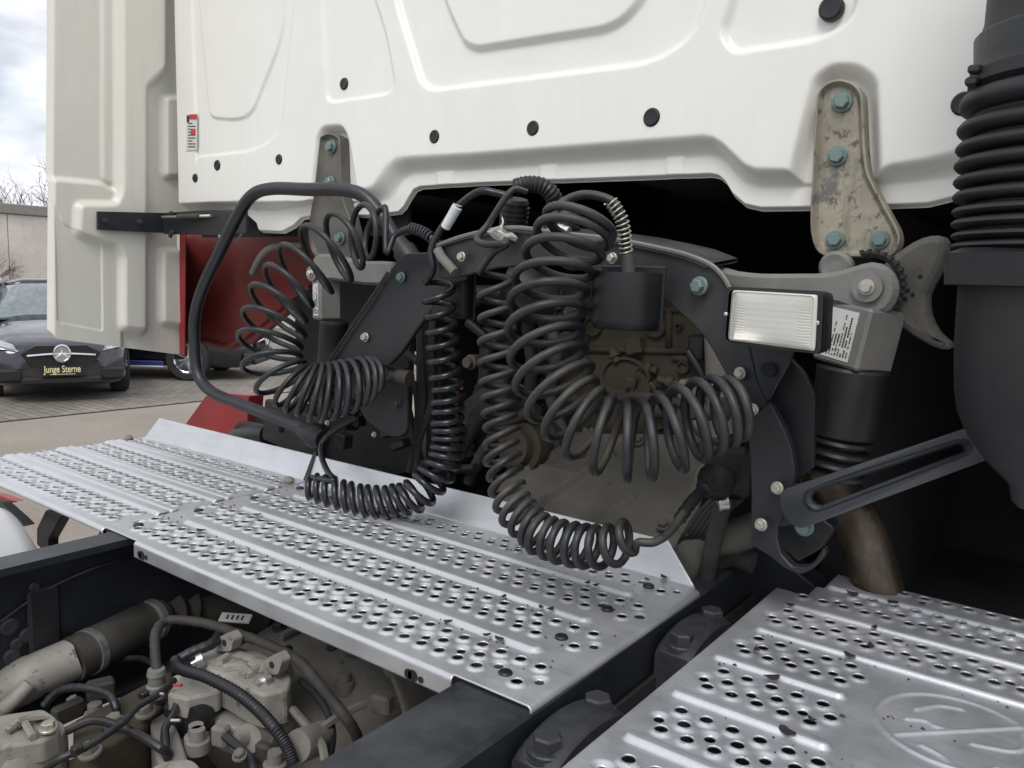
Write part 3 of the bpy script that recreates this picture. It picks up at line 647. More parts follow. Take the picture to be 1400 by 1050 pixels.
# middle plate
pm = empty('walkway_plate', (-.91, .87, ZD), 'middle perforated aluminium walkway plate between the frame rails, under both hanging coils', 'walkway plate', 'perforated walkway plates')
rows = []
for y in (.687, .8065, .926, 1.043): rows += [(y, 'n'), (y+.0235, 'm')] + ([(y+.047, 'n')] if y < 1.0 else [])
bolts_mid = [(-.519, .697), (-.522, .818), (-.523, .935), (-.519, 1.05), (-1.335, .697), (-1.338, .815), (-1.335, .935), (-1.333, 1.045)]
def skipm(x, y): return any(math.hypot(x-a, y-b) < .021 for a, b in bolts_mid) or (x > -.488 and y < .70) or x > -.480
H = pattern(-1.362, -.477, -.6415, .0293, rows, skipm)
mid = deck('sheet', XJ+.0035, -.459, .656, 1.088, H, [(-1.285, -.532, y, .030, .0058) for y in (.772, .889, 1.008)], .0019, pm, M['deck_metal'],
           back=.062, right=.012, front=.030,
           keep=lambda x, y: ~(((x < -1.262) | (x > -.552)) & (y < .6555)) & ~((y > 1.088) & (x > -.459-(y-1.088)*1.0)) & ~((y < .6555) & (x > -.56)))
# slots in the folded front edge
fm = MB()
for x in (-1.235, -.62): fm.lathe((x, .6485, ZD-.018), (x, .6495, ZD-.018), [(0, .0075), (1, .0075)], 14); fm.lathe((x+.013, .6485, ZD-.0185), (x+.013, .6495, ZD-.0185), [(0, .004), (1, .004)], 10); fm.lathe((x-.007, .6485, ZD-.018), (x-.007, .6495, ZD-.018), [(0, .0065), (1, .0065)], 12)
fm.build('slot', M['deep_black'], pm)
capme = None
for a, b in bolts_mid:
    m = MB(); m.lathe((a, b, ZD-.001), (a, b, ZD+.004), [(0, .0086), (.6, .0086), (.9, .0072), (1, .004)], 16)
    m.build('plug', M['dark_plastic'], pm)
m = MB(); m.rings([[Vector((XJ-.001+s*.005, 1.087, ZD+.003)), Vector((XJ-.001+s*.005, 1.1155, ZD+.0615)), Vector((XJ-.001+s*.005, 1.126, ZD+.0585)), Vector((XJ-.001+s*.005, 1.10, ZD))] for s in (-1, 1)]); m.build('edge_strip', M['dark_plastic'], pm)
m = MB(); m.box((XJ, .872, ZD-.0065), (.03, .43, .004)); m.build('joint_shade_strip', M['deep_black'], pm)  # black strip added under the open joint to stand in for its shade
# left plate
pl_ = empty('walkway_plate', (-1.7, .87, ZD), 'left perforated aluminium walkway plate reaching out past the chassis rail over the tank', 'walkway plate', 'perforated walkway plates')
rows = []
for y in (.687, .8065, .926, 1.043): rows += [(y, 'n'), (y+.0235, 'm')] + ([(y+.047, 'n')] if y < 1.0 else [])
H = pattern(-2.035, XJ-.022, -.6415, .0293, rows, lambda x, y: False)
H = [h for h in H if not (abs(h[0]+1.40) < .015 and h[2] == 1)]
lp = deck('sheet', -2.046, XJ-.0045, .656, 1.088, H, [(-2.2, -1.2, y, .026, .005) for y in (.763, .880, .999)]+[(-2.2, -1.2, y, .016, .004) for y in (.786, .903, 1.022)], .0021, pl_, M['deck_metal'], back=.062, front=.012, left=.004, right=.008,
          keep=lambda x, y: ~((y > 1.088) & (x < -2.046+(y-1.088)*.6)))
# right plate
def emblem(X, Y):
    c = (-.088, .905); d = np.hypot(X-c[0], Y-c[1]); H = .0028*sstep(1-np.abs(d-.076)/.005)
    def line(pts, h=.0026, wd=.0045):
        q = [(p.x, p.y) for p in cr([Vector((a, b, 0)) for a, b in pts], 6)]
        return h*sstep(1-seg_sdf(X, Y, q, closed=False)/wd)
    H = np.maximum(H, line([(-.142, .851), (-.034, .959)]))
    for L_ in ([(-.134, .897), (-.118, .905), (-.105, .900), (-.092, .905)], [(-.112, .852), (-.092, .845), (-.078, .833), (-.062, .838), (-.046, .858)], [(-.072, .888), (-.055, .893), (-.038, .9), (-.03, .915), (-.036, .94)], [(-.13, .925), (-.112, .95), (-.09, .958)]):
        H = np.maximum(H, line(L_))
    return H
pr_ = empty('walkway_plate', (0, .9, ZD), 'right perforated walkway plate with an embossed round symbol, nearest the camera', 'walkway plate', 'perforated walkway plates')
rows = []
y = .361
for k in range(9):
    for q, kd in ((0, 'n'), (.0236, 'm'), (.047, 'n')): rows.append((y+q, kd))
    y += .1148
def skipr(x, y):
    if x < -.335 and y > .0: return x < -.352
    if y > 1.165 and x < -.29: return True
    if y > 1.285: return True
    if .775 < y < .99 and x > -.185-(.0 if y < .9 else -.0): return True
    if .70 < y < .775 and x > -.10: return True
    return False
H = pattern(-.345, .30, -.3256, .0284, rows, skipr)
ribs = [(-.342, .35, .7865-.1125*2, .017, .0058), (-.342, .35, .6755, .017, .0058), (-.344, -.19, .7865, .017, .0058), (-.344, -.205, .9005, .017, .0058), (-.333, .35, 1.013, .017, .0058), (-.33, .35, 1.122, .017, .0058), (-.302, .35, 1.232, .017, .0058)]
rp = deck('sheet', -.366, .30, .40, 1.30, H, ribs, .0021, pr_, M['deck_metal_worn'], left=.02, front=.02, back=None, extra=emblem,
          keep=lambda x, y: ~((y > 1.178) & (x < -.322)) & ~((y > 1.225) & (x < -.312)))
# leaves, clods and pebbles lying on the plates
def leaf(p, r, yaw, label, mt='leaf_brown', curl=.5):
    m = MB(); n = 9; R = []
    for s in (0, 1):
        row = []
        for k in range(n):
            a = 2*math.pi*k/n; rr = r*(1+.12*math.sin(3*a+yaw)+random.uniform(-.15, .15)); row.append(Vector((math.cos(a)*rr, math.sin(a)*rr*.6, .0008*s+.002+curl*r*.7*abs(math.cos(a))**2*random.uniform(.3, 1))))
        R.append(row)
    m.rings(R); o = m.build('dead_leaf', M[mt]); o.location = p; o.rotation_euler = (0, 0, yaw)
    return props(o, label, 'leaf', 'dead leaves and clods on the walkway')
for px, py, r, lb_ in ((688, 818, .010, 'curled dead leaf at the upper rib of the middle plate'), (740, 832, .009, 'dead leaf standing against the rib by the plate corner'), (752, 835, .010, 'round brown clod beside the standing leaf near the corner plug'),
                       (612, 852, .010, 'long thin dead leaf at the lower rib of the middle plate'), (665, 870, .009, 'small upright leaf scrap on the lower rib'), (682, 875, .011, 'dark round clod at the end of the lower rib'),
                       (803, 799, .009, 'leaf scrap on the rib closest to the raised flange'), (814, 802, .009, 'clod next to the leaf scrap near the raised flange'), (885, 794, .008, 'dark dirt crumb near the flange corner'), (907, 790, .011, 'larger dirt clod by the folded flange corner'),
                       (275, 727, .014, 'dark leaf clump against the rib above the front left edge'), (352, 705, .012, 'leaf clump behind the second rib, above the first clump'),
                       (1034, 891, .010, 'flat dark leaf between holes on the right plate'), (1161, 898, .013, 'round dark seed beside the rib on the right plate'), (1076, 1003, .017, 'large dark round seed on the right plate near the picture bottom'), (1056, 929, .015, 'broken dark leaf strip on the right plate'),
                       (1220, 825, .012, 'dark round clod on the far rib of the right plate'), (1261, 827, .009, 'curled leaf resting near the far rib of the right plate'), (1110, 986, .008, 'small leaf between holes near the embossed ring'), (1165, 814, .014, 'wispy leaf scrap by the far left holes'), (1080, 829, .010, 'curled leaf at the start of the second rib on the right plate'),
                       (1190, 885, .011, 'brown clod between holes on the right plate'), (1195, 860, .009, 'small leaf flake on the third rib of the right plate')):
    q = W(px, py, 'z', ZD+.003); leaf(q, r*.62, random.uniform(0, 3), lb_, curl=random.uniform(.3, .9))
rc_ = random.Random(4); mc = MB()
for k in range(420):
    if k < 300: x_, y_ = rc_.uniform(-1.36, -.47), rc_.uniform(.665, 1.08)
    else: x_, y_ = rc_.uniform(-.35, .1), rc_.uniform(.5, 1.17)
    if rc_.random() < .5: y_ = rc_.choice((.752, .868, .988) if k < 300 else (.770, .885, .998))+rc_.gauss(0, .004)
    r = rc_.uniform(.0005, .0021)*(1.6 if rc_.random() < .1 else 1); c = Vector((x_, y_, ZD+.001))
    mc.add([c+Vector((math.cos(a)*r*rc_.uniform(.6, 1.4), math.sin(a)*r*rc_.uniform(.6, 1.2), 0)) for a in (0, 1.3, 2.6, 3.9, 5.2)]+[c+Vector((0, 0, r*.8))], [(0, 1, 5), (1, 2, 5), (2, 3, 5), (3, 4, 5), (4, 0, 5)], False)
props(mc.build('dirt_crumbs', M['leaf_brown'], fix=False), 'scattered dark crumbs of dirt on the walkway plates', 'dirt', kind='stuff')
for px, py, r, lb_ in ((395, 658, .012, 'tan pebble at the joint of the left and middle plates'), (176, 600, .012, 'small brown stone on the far edge of the left plate')):
    m = MB(); m.lathe((0, 0, -.002), (0, 0, r*.9), [(0, r*.8), (.4, r), (.8, r*.7), (1, r*.2)], 10); o = m.build('pebble', M['pebble']); o.location = W(px, py, 'z', ZD+.004); o.scale = (1.3, .9, 1)
    props(o, lb_, 'pebble', 'stones on the walkway')
# ---------------------------------------------------------------- coiled lines
def coil_pts(loops, yd, s=.35, steps=22, vdir=1, flip=1, jitter=.0016):
    """loops: (outer px, py, inner px, py[, y]); every loop is one real turn about its own centre"""
    C, A = [], []
    for q in loops:
        y = q[4] if len(q) > 4 else yd
        mx, my = (q[0]+q[2])/2, (q[1]+q[3])/2; c = W(mx, my, 'y', y); zc = FPX/PPM(mx, my, 'y', y)
        C.append(c); A.append((WD(q[0], q[1], zc)-WD(q[2], q[3], zc))/2)
    rj = random.Random(len(loops)*7+int(loops[0][0])); jit = jitter
    C = [c+Vector((rj.uniform(-1, 1), rj.uniform(-1, 1), rj.uniform(-1, 1)))*jit for c in C]; A = [a*(1+rj.uniform(-1, 1)*jit*22) for a in A]
    n = len(C); Cc = cr(C, steps); out = []
    Ac = []
    for i in range(n-1):
        for k in range(steps): Ac.append(A[i].lerp(A[i+1], k/steps))
    Ac.append(A[-1])
    for i in range(len(Cc)):
        th = 2*math.pi*i/steps; a = Ac[i]
        T = (Cc[min(i+int(steps*1.2), len(Cc)-1)]-Cc[max(i-int(steps*1.2), 0)]).normalized(); V = (Cc[i]-CAM).normalized()
        ah = a.normalized(); T = T-ah*T.dot(ah); T = T-V*T.dot(V); T = T.normalized() if T.length > 1e-6 else V
        V = (V-ah*V.dot(ah)).normalized()
        si = s if not isinstance(s, (list, tuple)) else float(np.interp(i/(len(Cc)-1), np.linspace(0, 1, len(s)), s))
        b = (V*math.sqrt(1-si*si)+T*si*vdir)*a.length*flip
        out.append(Cc[i]+a*math.cos(th)+b*math.sin(th))
    return out
def join(pre, helix, post, k=7):
    pre = [W(*p[:2], 'y', p[2]) for p in pre]; post = [W(*p[:2], 'y', p[2]) for p in post]
    out = []
    if pre:
        c = cr(pre+[helix[0], helix[2]], k); out += c[:-k]
    out += helix
    if post:
        c = cr([helix[-3], helix[-1]]+post, k); out += c[k+1:]
    return out
def spring(name, path, r, turns, wire, mt, root):
    c = [Vector(p) for p in path]; L = [0]
    for i in range(1, len(c)): L.append(L[-1]+(c[i]-c[i-1]).length)
    n = turns*12; pts = []; u = None
    for i in range(n+1):
        s = L[-1]*i/n; j = max(0, min(len(c)-2, next((k-1 for k in range(1, len(L)) if L[k] >= s), len(c)-2))); t = (s-L[j])/max(L[j+1]-L[j], 1e-9)
        p = c[j].lerp(c[j+1], t); T = (c[j+1]-c[j]).normalized(); u = T.orthogonal().normalized() if u is None else (u-T*u.dot(T)).normalized(); v = T.cross(u)
        a = 2*math.pi*i/12; pts.append(p+(u*math.cos(a)+v*math.sin(a))*r)
    m = MB(); m.tube(pts, wire, 5); return m.build(name, M[mt], root, fix=False)
# A: large coil beside the grab rail
LA = [(527, 284, 508, 352), (493, 281, 500, 358), (446, 297, 488, 374), (411, 316, 470, 389), (383, 341, 438, 407), (361, 368, 420, 428), (342, 397, 418, 450), (332, 431, 414, 465), (328, 463, 411, 482), (334, 506, 414, 490), (353, 537, 418, 497), (379, 553, 425, 500), (392, 562, 429, 500), (407, 568, 437, 499), (422, 573, 444, 498), (438, 575, 452, 497), (453, 573, 461, 495), (468, 568, 471, 493), (482, 562, 484, 491), (494, 555, 496, 489), (505, 547, 507, 489), (514, 536, 516, 491)]
ca = empty('coiled_air_line', W(420, 560, 'y', 1.0), 'black coiled air line with widest-spread turns, hanging beside the bent grab rail', 'coiled air line', 'coiled lines behind the cab')
h = coil_pts(LA, 1.03, [.34, .25, .22, .25, .2, 0, -.25, -.35, -.38], vdir=1)
pts = join([(600, 338, 1.06), (590, 326, 1.05), (578, 316, 1.05), (562, 312, 1.05), (540, 322, 1.04), (528, 345, 1.02)], h, [(490, 500, 1.07), (500, 515, 1.1), (530, 517, 1.12), (552, 518, 1.13)])
m = MB(); m.tube(pts, .0057, 10); m.build('line', M['cable_rubber'], ca, fix=False)
spring('strain_spring', cr([W(562, 312, 'y', 1.05), W(578, 317, 'y', 1.05), W(590, 326, 'y', 1.05), W(600, 338, 'y', 1.06)], 6), .0085, 11, .0022, 'bolt_dark', ca)
m = MB(); a, b = W(512, 505, 'y', 1.12), W(560, 518, 'y', 1.13); m.lathe(a, b, [(0, .008), (.2, .008), (.2, .013), (.45, .013), (.45, .010), (.7, .010), (.7, .016), (1, .016)], 14); m.build('connector', M['hose_dark'], ca)
# D: large dusty coil in the middle
LD = [(756, 300, 838, 322), (747, 290, 836, 330), (733, 308, 828, 343), (718, 340, 816, 362), (704, 376, 807, 388), (697, 411, 801, 412), (694, 452, 797, 438), (697, 494, 797, 465), (707, 532, 806, 488), (721, 568, 812, 509), (746, 598, 818, 527), (776, 626, 831, 538), (815, 647, 847, 546), (857, 655, 867, 552), (891, 653, 889, 548), (932, 641, 908, 538), (959, 629, 937, 526), (980, 618, 962, 519), (1000, 607, 984, 517), (1012, 600, 1000, 520)]
cdn = empty('coiled_air_line', W(850, 620, 'y', .95), 'largest black coil, dusty, looping from the black pocket to the right bracket', 'coiled air line', 'coiled lines behind the cab')
h = coil_pts(LD, .93, [.42, .4, .36, .36, .34, .3, .15, -.15, -.3, -.38, -.42], vdir=1)
pts = join([(858, 378, .98), (856, 340, .98), (851, 305, .97), (838, 276, .96), (800, 266, .95), (768, 278, .94)], h, [(985, 608, 1.0), (955, 590, 1.02), (948, 568, 1.03)])
m = MB(); m.tube(pts, .0061, 10); m.build('line', M['cable_dusty'], cdn, fix=False)
spring('strain_spring', cr([W(834, 274, 'y', .96), W(846, 292, 'y', .965), W(852, 310, 'y', .97), W(856, 345, 'y', .98)], 6), .0088, 12, .0014, 'bolt_zinc', cdn)
m = MB(); a, b = W(856, 342, 'y', .98), W(860, 380, 'y', .98); m.lathe(a, b, [(0, .0065), (.1, .0085), (1, .0095)], 12); m.build('sleeve', M['hose_dark'], cdn)
m = MB(); a, b = W(944, 566, 'y', 1.02), W(990, 560, 'y', 1.07); m.lathe(a, b, [(0, .007), (.12, .010), (.2, .007), (.28, .010), (.36, .008), (.5, .013), (.8, .014), (.8, .018), (1, .018)], 14); m.build('connector', M['hose_dark'], cdn)
# C: zigzag electrical coil
LC = []
LC += [(656, 372, 699, 368), (655, 406, 699, 402), (655, 437, 700, 433), (655, 467, 701, 463), (656, 497, 701, 493), (658, 523, 701, 519), (660, 546, 701, 541), (661, 566, 702, 559)]
LC += [(662, 586, 704, 576), (663, 608, 706, 593), (665, 632, 708, 611), (668, 655, 710, 630), (672, 675, 713, 650), (679, 695, 717, 668), (689, 714, 724, 681), (701, 731, 732, 691), (715, 744, 742, 701), (729, 754, 752, 708), (745, 762, 765, 712), (762, 768, 779, 716), (780, 771, 796, 719), (799, 774, 808, 721), (821, 774, 823, 722), (845, 770, 838, 716), (866, 755, 858, 710)]
cc_ = empty('coiled_cable', W(700, 700, 'y', .98), 'long narrow zigzag electrical coil trailing over the middle plate to the right connector', 'coiled cable', 'coiled lines behind the cab')
LC = [tuple(q)+((1.0 if i < 7 else 1.0-.11*sstep(np.array((i-7)/10.))),) for i, q in enumerate(LC)]
LC = [tuple(float(z) for z in q) for q in LC]
h = coil_pts(LC, 1.0, [.03, .03, .04, .06, .16, .32, .4, .42, .44, .5], vdir=1)
pts = join([(722, 262, 1.05), (705, 258, 1.04), (690, 272, 1.03), (668, 306, 1.02), (652, 326, 1.0), (664, 334, .98), (692, 334, .98), (674, 346, .99)], h, [(872, 742, .88), (895, 741, .89), (918, 725, .92), (942, 690, .98), (968, 664, 1.03), (982, 655, 1.06)])
m = MB(); m.tube(pts, .0056, 10); m.build('cable', M['cable_dusty'], cc_, fix=False)
m = MB(); m.tube(cr([W(928, 711, 'y', .95), W(945, 687, 'y', .985), W(962, 669, 'y', 1.02)], 6), [.0075, .009]*6+[.011], 12); m.build('boot', M['dark_plastic'], cc_)
m = MB(); a, b = W(962, 668, 'y', 1.02), W(990, 652, 'y', 1.08); m.lathe(a, b, [(0, .012), (.3, .02), (.5, .027), (.6, .027), (.6, .02), (1, .02)], 18); m.build('connector', M['dark_plastic'], cc_)
# B: tight glossy cable
LB = []
LB += [(582, 386, 619, 382), (582, 411, 620, 408), (583, 434, 621, 431), (585, 456, 624, 453), (586, 477, 625, 474), (588, 496, 626, 494), (590, 516, 628, 514), (592, 534, 630, 532), (593, 550, 631, 549), (593, 564, 632, 564), (593, 577, 633, 578), (593, 589, 633, 591), (593, 600, 633, 604), (592, 610, 632, 617)]
LB += [(589, 620, 629, 630), (585, 629, 623, 644), (575, 640, 612, 665), (567, 649, 597, 680), (556, 659, 585, 694), (546, 664, 568, 700), (536, 665, 552, 703), (526, 666, 539, 706), (515, 667, 526, 707), (504, 666, 512, 707), (493, 664, 498, 706), (481, 662, 484, 703), (469, 659, 471, 700), (457, 655, 458, 696), (445, 652, 445, 692), (434, 651, 432, 686), (425, 652, 421, 680)]
LB = [(q[0]-(0), q[1], q[2], q[3], 1.06-.05*min(1, max(0, i-12)/8)) for i, q in enumerate(LB)]
cb = empty('coiled_cable', W(520, 690, 'y', 1.0), 'glossy black tightly wound electrical coil curling left onto the walkway flange', 'coiled cable', 'coiled lines behind the cab')
h = coil_pts(LB, 1.05, .17, vdir=-1)
pts = join([(700, 270, 1.07), (678, 264, 1.06), (655, 262, 1.05), (628, 281, 1.05), (608, 306, 1.05), (590, 340, 1.04), (592, 368, 1.04)], h, [(438, 655, 1.0), (457, 657, 1.0), (448, 645, 1.03), (440, 625, 1.06), (441, 605, 1.08), (458, 588, 1.1), (487, 572, 1.13)])
m = MB(); m.tube(pts, .0063, 10); m.build('cable', M['cable_glossy'], cb, fix=False)
m = MB(); a, b = W(609, 311, 'y', 1.045), W(625, 283, 'y', 1.045); m.lathe(a, b, [(0, .0085), (1, .0092)], 12)
fl_ = W(619, 277, 'y', 1.04); m.add([b, b+Vector((.012, 0, .001)), fl_], [(0, 1, 2)], False); m.build('cable_tag', M['tape_white'], cb)
# ---------------------------------------------------------------- grab rail
gr = empty('grab_rail', W(425, 600, 'y', 1.12), 'bent black tubular grab rail looping up in front of the left mounting bracket', 'grab rail')
px = [(432, 596, 1.13), (400, 580, 1.13), (330, 553, 1.13), (290, 536, 1.13), (271, 512, 1.13), (266, 470, 1.13), (267, 430, 1.13), (278, 392, 1.13), (300, 345, 1.13), (325, 295, 1.13), (345, 267, 1.13), (372, 258, 1.13), (420, 259, 1.13), (470, 259.5, 1.13), (500, 270, 1.14), (525, 300, 1.15), (552, 345, 1.16)]
m = MB(); m.tube(cr([W(a, b, 'y', c) for a, b, c in px], 8), .0142, 18); m.build('tube', M['rail_steel'], gr)
m = MB(); a, b = W(442, 601, 'y', 1.12), W(412, 588, 'y', 1.13); m.lathe(a, b, [(0, .02), (.15, .026), (.45, .028), (.5, .02), (.8, .019), (1, .0155)], 18); m.build('rubber_socket', M['dark_plastic'], gr)
m = MB(); a, b = W(566, 362, 'y', 1.165), W(538, 322, 'y', 1.15); m.lathe(a, b, [(0, .024), (.5, .024), (.6, .019), (1, .017)], 18); m.build('upper_socket', M['black_steel'], gr)
bp = plate(rnd([(362, 545), (440, 575), (440, 625), (410, 622), (358, 600)], 4), 'y', 1.17, .012, name='foot_plate', mat=M['arch_steel'], parent=gr); bolt(W(383, 587, 'y', 1.168), .008, (0, -1, 0), 'bolt_dark', gr)
# ---------------------------------------------------------------- cable bridge (the frame behind the cab that carries coils and lamp)
bg_ = empty('cable_bridge', W(1050, 780, 'y', 1.06), 'dark steel support bridge arching behind the cab, carrying the coils and the lamp', 'support frame')
arch = [(596, 338), (640, 324), (700, 314), (760, 320), (815, 326), (862, 333), (905, 342), (938, 350), (968, 362), (985, 378), (996, 398), (1010, 430), (1024, 470), (1030, 494), (1036, 520), (1052, 552), (1030, 574), (1015, 560), (1005, 540), (996, 519), (986, 500), (975, 480), (963, 461), (950, 447), (932, 430), (912, 412), (892, 400), (850, 380), (800, 366), (740, 362), (680, 366), (620, 380), (600, 380)]
plate(rnd(arch, 5, 2), 'y', 1.05, .010, name='arch_plate', mat=M['arch_steel'], parent=bg_)
m = MB(); m.tube(cr([W(a, b, 'y', 1.045) for a, b in [(596, 336), (640, 321), (700, 311), (760, 318), (815, 324), (862, 331), (905, 340), (938, 348), (970, 361), (988, 377), (1000, 398)]], 5), .0035, 6); m.build('top_lip', M['cast_grey'], bg_)
m = MB(); P = []
for a, b in [(596, 336), (640, 322), (700, 312), (760, 318), (815, 324), (862, 331), (905, 340), (938, 348), (970, 361)]:
    q = W(a, b, 'y', 1.05); P.append([q+Vector((0, -.006, 0)), q+Vector((0, .10, .012)), q+Vector((0, .10, .006)), q+Vector((0, -.006, -.006))])
m.grid(P, closed_v=True); m.build('top_flange', M['arch_steel'], bg_)
leg = [(1052, 549), (1064, 572), (1074, 592), (1081, 612), (1085, 632), (1087, 652), (1082, 683), (1070, 706), (1063, 720), (1062, 735), (1067, 757), (1083, 775), (1100, 776), (1112, 770), (1126, 748), (1129, 758), (1112, 778), (1094, 786), (1070, 776), (1050, 760), (1025, 745), (1027, 683), (1024, 620), (1021, 578), (1030, 572)]
lg = plate(rnd(leg, 5, 2), 'y', 1.035, .016, name='leg', mat=M['black_steel'], parent=bg_)
plate(rnd([(1024, 742), (1003, 757), (986, 779), (974, 812), (968, 850), (1130, 850), (1112, 800), (1085, 780), (1066, 757)], 4, 2), 'y', 1.31, .06, name='foot', mat=M['rail_steel'], parent=bg_)
for px_, py_, r, mt_ in ((957, 391, 13, 'bolt_green'), (1012, 510, 8.5, 'bolt_zinc'), (1030, 560, 8.5, 'bolt_zinc'), (1063, 667, 9, 'bolt_zinc'), (1041, 717, 9, 'bolt_zinc'), (632, 351, 7, 'bolt_zinc'), (838, 353, 8, 'bolt_zinc')):
    yy = 1.02 if py_ > 560 else 1.04
    bolt(W(px_, py_, 'y', yy), r/PPM(px_, py_, 'y', yy), (-.15, -1, 0), mt_, bg_)
plate(rnd([(1024, 470), (1085, 478), (1080, 495), (1048, 552), (1034, 520)], 3, 2), 'y', 1.043, .008, name='gusset', mat=M['rail_steel'], parent=bg_)
m = MB(); q = W(1050, 505, 'y', 1.0345); m.lathe(q+Vector((0, .002, 0)), q+Vector((0, -.001, 0)), [(0, .010), (1, .010)], 18); m.build('gusset_hole', M['deep_black'], bg_)
plate(rnd([(1078, 486), (1100, 510), (1114, 540), (1112, 640), (1086, 655), (1082, 615), (1066, 575), (1052, 549)], 3, 2), 'y', 1.075, .010, name='side_plate', mat=M['dark_plastic'], parent=bg_)
# left leg of the bridge: the wide diagonal beam
lb2 = [(545, 352), (556, 346), (585, 345), (606, 352), (640, 372), (636, 384), (612, 392), (604, 402), (588, 425), (566, 455), (548, 482), (530, 500), (516, 498), (500, 515), (470, 530), (438, 520), (447, 496), (470, 462), (500, 420), (525, 382)]
plate(rnd(lb2, 4, 2), 'y', 1.10, .012, name='leg', mat=M['black_steel'], parent=bg_)
m = MB(); m.tube(cr([W(a, b, 'y', 1.09) for a, b in [(530, 372), (512, 400), (488, 436), (465, 470), (446, 500)]], 5), .0028, 6); m.build('leg_edge', M['arch_steel'], bg_)
for px_, py_, r, mt_ in ((549, 379, 6.5, 'bolt_green'), (500, 461, 6, 'bolt_zinc')): bolt(W(px_, py_, 'y', 1.097), r*1.1/PPM(px_, py_, 'y', 1.1), (0, -1, 0), mt_, bg_)
plate(rnd([(470, 520), (556, 500), (556, 590), (548, 598), (530, 597), (500, 575)], 4, 2), 'y', 1.16, .008, name='valve_plate', mat=M['arch_steel'], parent=bg_)
bolt(W(544, 552, 'y', 1.155), .009, (0, -1, 0), 'bolt_dark', bg_); bolt(W(512, 594, 'y', 1.13), .006, (0, -1, 0), 'bolt_zinc', bg_); bolt(W(448, 578, 'y', 1.13), .006, (0, -1, 0), 'bolt_zinc', bg_)
# parking pockets for the plugs: open-topped boxes with a rounded front
def pocket(name, label, px0, px1, py0, py1, y, d, mt='dark_plastic'):
    t = empty(name, W((px0+px1)/2, py1, 'y', y), label, 'plug holder', 'plug holders on the bridge')
    a, b = W(px0, py0, 'y', y), W(px1, py0, 'y', y); z0 = W((px0+px1)/2, py1, 'y', y).z; z1 = a.z; xm = (a.x+b.x)/2; hw = (b.x-a.x)/2; m = MB(); out = []
    n = 32; prof = [(-hw, .0)]+[(-hw*math.cos(math.pi*k/n), -d*math.sin(math.pi*k/n)**.55) for k in range(1, n)]+[(hw, 0)]
    def ring(z, s, zb=0): return [Vector((xm+p*s, y+q*s, z)) for p, q in prof]
    m.rings([ring(z0, .9), ring(z0+.006, .98), ring(z0+.012, 1), ring(z1, 1), ring(z1, .93), ring(z0+.02, .93)], smooth=True, cap1=True); o = m.build('pocket', M[mt], t)
    m = MB(); m.box((xm, y+.004, (z0+z1)/2+.004), (hw*2.15, .006, z1-z0+.012), bev=.002); m.build('back_plate', M[mt], t); return t
pk = pocket('plug_holder', 'matt black open-topped holder on the bridge with a sprung line entering it', 824, 905, 372, 450, 1.005, .055)
m = MB(); q = W(858, 378, 'y', .985); m.box(q+Vector((0, 0, -.004)), (.05, .035, .006), Matrix.Rotation(.3, 3, 'Z'), bev=.002); m.build('metal_clip', M['foil'], pk)
pocket('plug_holder', 'smaller black holder behind the narrow coils, left of the zigzag coil', 590, 647, 374, 434, 1.13, .03)
# socket and connectors on top of the bridge
sk = empty('trailer_plug', W(700, 310, 'y', 1.06), 'ribbed black trailer plug parked on the bridge with torn foil tape', 'plug', 'parked trailer plugs')
a, b = W(700, 322, 'y', 1.08), W(706, 272, 'y', 1.07); m = MB()
m.lathe(a, b, [(0, .018)]+[(.08+k*.13+dk, r) for k in range(6) for dk, r in ((0, .024), (.07, .024), (.075, .0205), (.12, .0205))]+[(.9, .022), (1, .019)], 20); m.build('plug_body', M['dark_plastic'], sk)
m = MB(); fp = [(667, 317), (676, 311), (684, 308), (691, 316), (700, 318), (706, 325), (703, 330), (694, 328), (688, 333), (680, 328), (674, 326)]
m.rings([[W(a_, b_, 'y', 1.035)+Vector((0, .004+random.uniform(-.002, .002), 0)) for a_, b_ in fp], [W(a_, b_, 'y', 1.03)+Vector((0, random.uniform(-.004, .004), 0)) for a_, b_ in fp], [W(686+(a_-686)*.55, 320+(b_-320)*.5, 'y', 1.024)+Vector((0, random.uniform(-.003, .003), 0)) for a_, b_ in fp]])
q = W(684, 312, 'y', 1.035); q2 = W(684, 292, 'y', 1.035); m.tube(cr([q, W(688, 303, 'y', 1.035), q2], 4), [.003, .003, .0025, .002, .002, .0018, .0015, .0012, .001], 5); m.build('foil_tape', M['foil'], sk)
m = MB(); m.tube(cr([W(705, 256, 'y', 1.05), W(722, 252, 'y', 1.055), W(742, 255, 'y', 1.065), W(756, 268, 'y', 1.08), W(760, 285, 'y', 1.1)], 8), [.0125+.0018*(k % 2) for k in range(33)], 14); m.build('corrugated_sleeve', M['dark_plastic'], sk)
sk2 = empty('trailer_plug', W(755, 310, 'y', 1.08), 'second black trailer plug seen through the upper turns of the largest coil', 'plug', 'parked trailer plugs')
a, b = W(772, 320, 'y', 1.10), W(776, 285, 'y', 1.1); m = MB(); m.lathe(a, b, [(0, .022), (.3, .025), (.35, .021), (.6, .021), (.62, .025), (1, .02)], 18); m.build('plug_body', M['dark_plastic'], sk2)
a, b = W(751, 318, 'y', 1.06), W(755, 290, 'y', 1.06); m = MB(); m.lathe(a, b, [(0, .005), (1, .0055)], 10); m.build('metal_pin', M['steel_bright'], sk2)
a, b = W(763, 310, 'y', 1.07), W(778, 316, 'y', 1.07); m = MB(); m.lathe(a, b, [(0, .006), (1, .007)], 10); m.build('collar', M['foil'], sk2)
m = MB(); 
